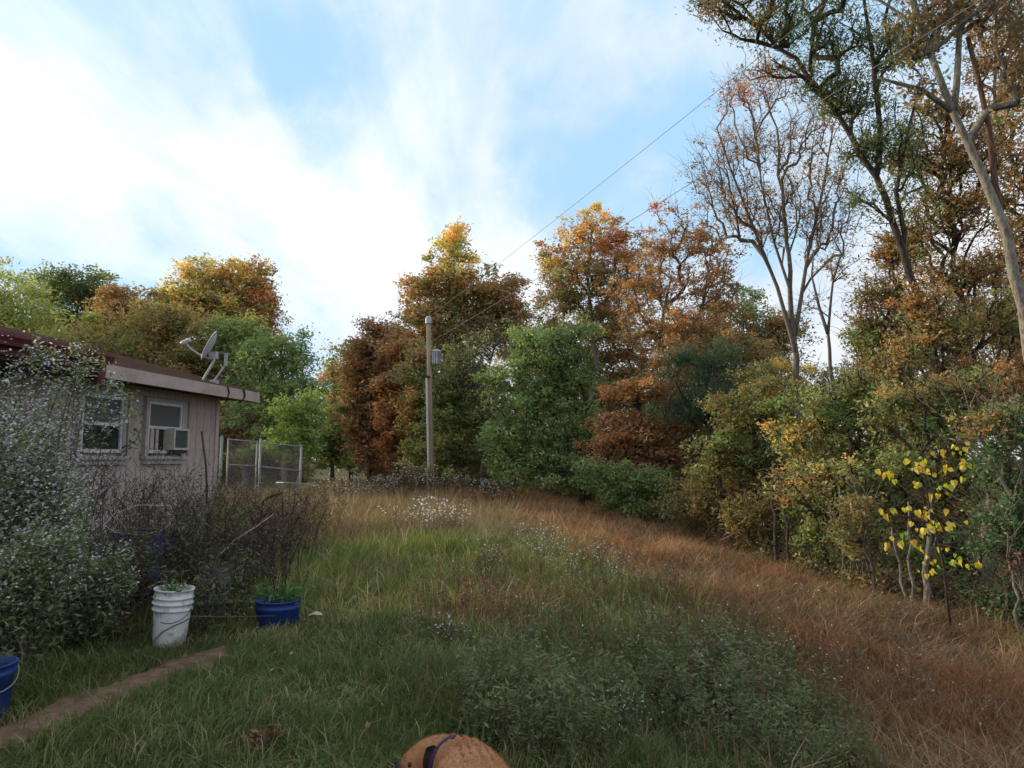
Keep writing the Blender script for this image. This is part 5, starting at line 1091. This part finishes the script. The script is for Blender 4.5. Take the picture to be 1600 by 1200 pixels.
for s_ in (-1, 1):
    leg(3, [(s_*.085-.02,.25,z0-.13),(s_*.09-.02,.20,z0-.24),(s_*.09-.02,.23,.10),(s_*.09-.02,.23,.04),(s_*.09-.02,.27,.022)], [.06,.042,.028,.026,.03])
    leg(0, [(s_*.09+.03,-.28,z0-.12),(s_*.095+.03,-.22,z0-.22),(s_*.095+.03,-.38,.17),(s_*.095+.03,-.37,.04),(s_*.095+.03,-.33,.022)], [.075,.05,.027,.025,.03])
leg(0, [(.04,-.40,z0-.01),(.06,-.50,z0-.10),(.07,-.55,z0-.2)], [.03,.02,.012])
ev = skin('body', V, E, R_, 0, FUR, 4)
co = np.empty(len(ev.vertices)*3); ev.vertices.foreach_get('co', co); co = co.reshape(-1,3)
# skin folds over the shoulder where the neck turns
nr_ = np.empty(len(ev.vertices)*3); ev.vertices.foreach_get('normal', nr_) if False else None
dist = np.hypot(co[:,0]+.12, co[:,1]-.40); wgt = np.clip((dist-.05)/.06,0,1)*np.clip((.33-dist)/.14,0,1)*(co[:,2] > z0-.06)
cn = np.array([-.02,.2,z0]); nd = co-cn; nd /= np.linalg.norm(nd,axis=1,keepdims=True); fx = co[:,0] + .22*(co[:,1]-.25) + .18*(z0+.14-co[:,2]) + .004*np.sin(co[:,2]*55); fold = sum(np.exp(-((fx-x_)/.006)**2)*am_ for x_, am_ in ((-.062,1.),(-.036,.9),(-.012,.8),(.016,.5))) - .35*sum(np.exp(-((fx-x_)/.008)**2) for x_ in (-.049,-.024,.002)); w2 = np.clip((co[:,1]-.10)/.12,0,1)*(co[:,2] > z0-.08); co = co - nd*(fold*.010*w2)[:,None]
ev.vertices.foreach_set('co', co.ravel())
hd = np.array(V[6]); nzp = np.array(V[9]); ax = (nzp-hd)/np.linalg.norm(nzp-hd); tt = (co-hd)@ax; rr_ = np.linalg.norm(co-hd-tt[:,None]*ax, axis=1)
near = (co[:,1] > .25)&(rr_ < .13)
mask = np.where(near, sstep(.055,.10,tt), 0); a1 = ev.attributes.new('mask','FLOAT','POINT'); a1.data.foreach_set('value', mask.astype(np.float32))
up_ = (co-hd-tt[:,None]*ax)[:,2]; side = np.abs((co-hd-tt[:,None]*ax)[:,1]); bl = np.where(near & (up_ > .015), sstep(.10,.13,tt)*sstep(.022,.010,side), 0); a2 = ev.attributes.new('blaze','FLOAT','POINT'); a2.data.foreach_set('value', bl.astype(np.float32))
link('body', ev, dog)
fa = Acc(); fc = np.empty(len(ev.polygons)*3); ev.polygons.foreach_get('center', fc); fc = fc.reshape(-1,3); fn = np.empty(len(ev.polygons)*3); ev.polygons.foreach_get('normal', fn); fn = fn.reshape(-1,3)
far_ = np.empty(len(ev.polygons)); ev.polygons.foreach_get('area', far_); msk = (fc[:,1] > -.15) & (fc[:,2] > z0-.08); pf = np.where(msk, far_, 0); pf /= pf.sum(); ii = rng.choice(len(fc), 26000, p=pf)
c_ = fc[ii] + rng.normal(0, .0035, (26000,3)); n_ = fn[ii]; back = np.array([.12,-1,-.15]); back = back - n_*(n_@back)[:,None]; back /= np.maximum(np.linalg.norm(back,axis=1,keepdims=True),1e-6); back = back + rng.normal(0,.22,back.shape); s_ = np.cross(n_, back); s_ /= np.maximum(np.linalg.norm(s_,axis=1,keepdims=True),1e-6)
c_ = c_ - n_*(np.sum((c_-fc[ii])*n_,1))[:,None]; ln = rng.uniform(.007,.013,(26000,1)); V_ = np.stack([c_-s_*.0006, c_+s_*.0006, c_+back*ln+n_*ln*.22], 1).reshape(-1,3)
tf = (c_-hd)@ax; nearf = (c_[:,1] > .25) & (np.linalg.norm(c_-hd-tf[:,None]*ax,axis=1) < .13); mk = np.where(nearf, sstep(.055,.10,tf), 0)[:,None]; cf = (pick([(.37,.18,.08),(.40,.20,.09),(.34,.16,.065),(.42,.225,.11)], 26000, .08))*(1-mk)+np.array([.03,.02,.015])*mk
fa.add(V_, T=np.arange(78000).reshape(-1,3), C=np.repeat(cf,3,0)); link('coat', fa.mesh('coat', GRASS), dog, 'stuff')
EARM = surf_mat('black_fur', (.010,.008,.008), (.028,.02,.018), 90, .8, .4, spec=.1)
h = np.array(V[6])
def ear(off, tipv, name='ear'):
    a = Acc(); rows = 7; W_ = []; b_ = h+off
    for i in range(rows):
        f_ = i/(rows-1); c_ = b_ + np.array(tipv)*f_ + np.array([0,-.012,.0])*math.sin(f_*3.14); wd = .036*math.sin((.06+f_*.88)*math.pi)**.75+.001
        ax_ = np.array([.85,.1,.25]); ax_ /= np.linalg.norm(ax_); nn = np.array([0,-1,.2])*.006
        for k in range(5):
            g_ = (k-2)/2; W_.append(c_+ax_*wd*g_ + nn*(1-g_*g_))
        for k in range(5):
            g_ = (2-k)/2; W_.append(c_+ax_*wd*g_ - nn*(1-g_*g_)*.6)
    Q_ = [[i*10+k, i*10+(k+1)%10, (i+1)*10+(k+1)%10, (i+1)*10+k] for i in range(rows-1) for k in range(10)] + [[0,1,8,9],[1,2,7,8],[2,3,6,7],[3,4,5,6]] + [[60+q for q in qq] for qq in ([9,8,1,0],[8,7,2,1],[7,6,3,2],[6,5,4,3])]
    a.add(W_, Q_); o = link(name, a.mesh(name, EARM, True), dog); m = o.modifiers.new('u','SUBSURF'); m.levels = 1; m.render_levels = 1; return o
eb = at(672,1166,2.13)-DB; ear(eb-h, tuple(at(692,1225,2.10)-DB-eb))
ear(np.array([.005,.065,.04]), (-.03,.035,-.10))
COLLAR = surf_mat('purple_collar', (.025,.006,.028), (.05,.01,.05), 30, .6, .1)  # purple darkened so the shadow under the neck skin is in the colour
cc = np.array(V[5])+[.012,-.02,-.004]; cd = np.array(V[5])-np.array(V[4]); cd /= np.linalg.norm(cd); u_, v_ = frame_of(cd); a = Acc(); k = 36
Vc = [cc + (u_*math.cos(6.2832*i/k)+v_*math.sin(6.2832*i/k))*r_ + cd*s_ for r_, s_ in ((.0835,-.009),(.0835,.009),(.0775,.009),(.0775,-.009)) for i in range(k)]
a.add(Vc, [[j*k+i, j*k+(i+1)%k, ((j+1)%4)*k+(i+1)%k, ((j+1)%4)*k+i] for j in range(4) for i in range(k)]); link('collar', a.mesh('collar', COLLAR), dog)
PINKT = surf_mat('pink_tag', (.75,.05,.25), (.85,.08,.32), 5, .4, 0); a = Acc(); q = cc+np.array([-.01,-.08,-.03]); box(a, q[0]-.018, q[0]+.02, q[1]-.006, q[1]+.004, q[2]-.022, q[2]+.010); link('collar_tag', a.mesh('collar_tag', PINKT), dog)
NOSE = surf_mat('dark_nose', (.01,.01,.01), (.02,.02,.02), 30, .35, .1)
def ball(name, c, r_, m, sc_=(1,1,1)):
    a = Acc(); lathe(a, [(r_*math.sin(t_), -r_*math.cos(t_)) for t_ in np.linspace(0.02, math.pi-.02, 9)], 14); o = link(name, a.mesh(name, m, True), dog); o.location = tuple(c); o.scale = sc_; return o
ball('nose', np.array(V[9])+ax*.024+[0,0,.012], .018, NOSE, (1,1.2,.8))
for s_ in (-1, 1): ball('eye', np.array(V[7])+np.array([-.018, s_*.047, .026]), .0075, NOSE)
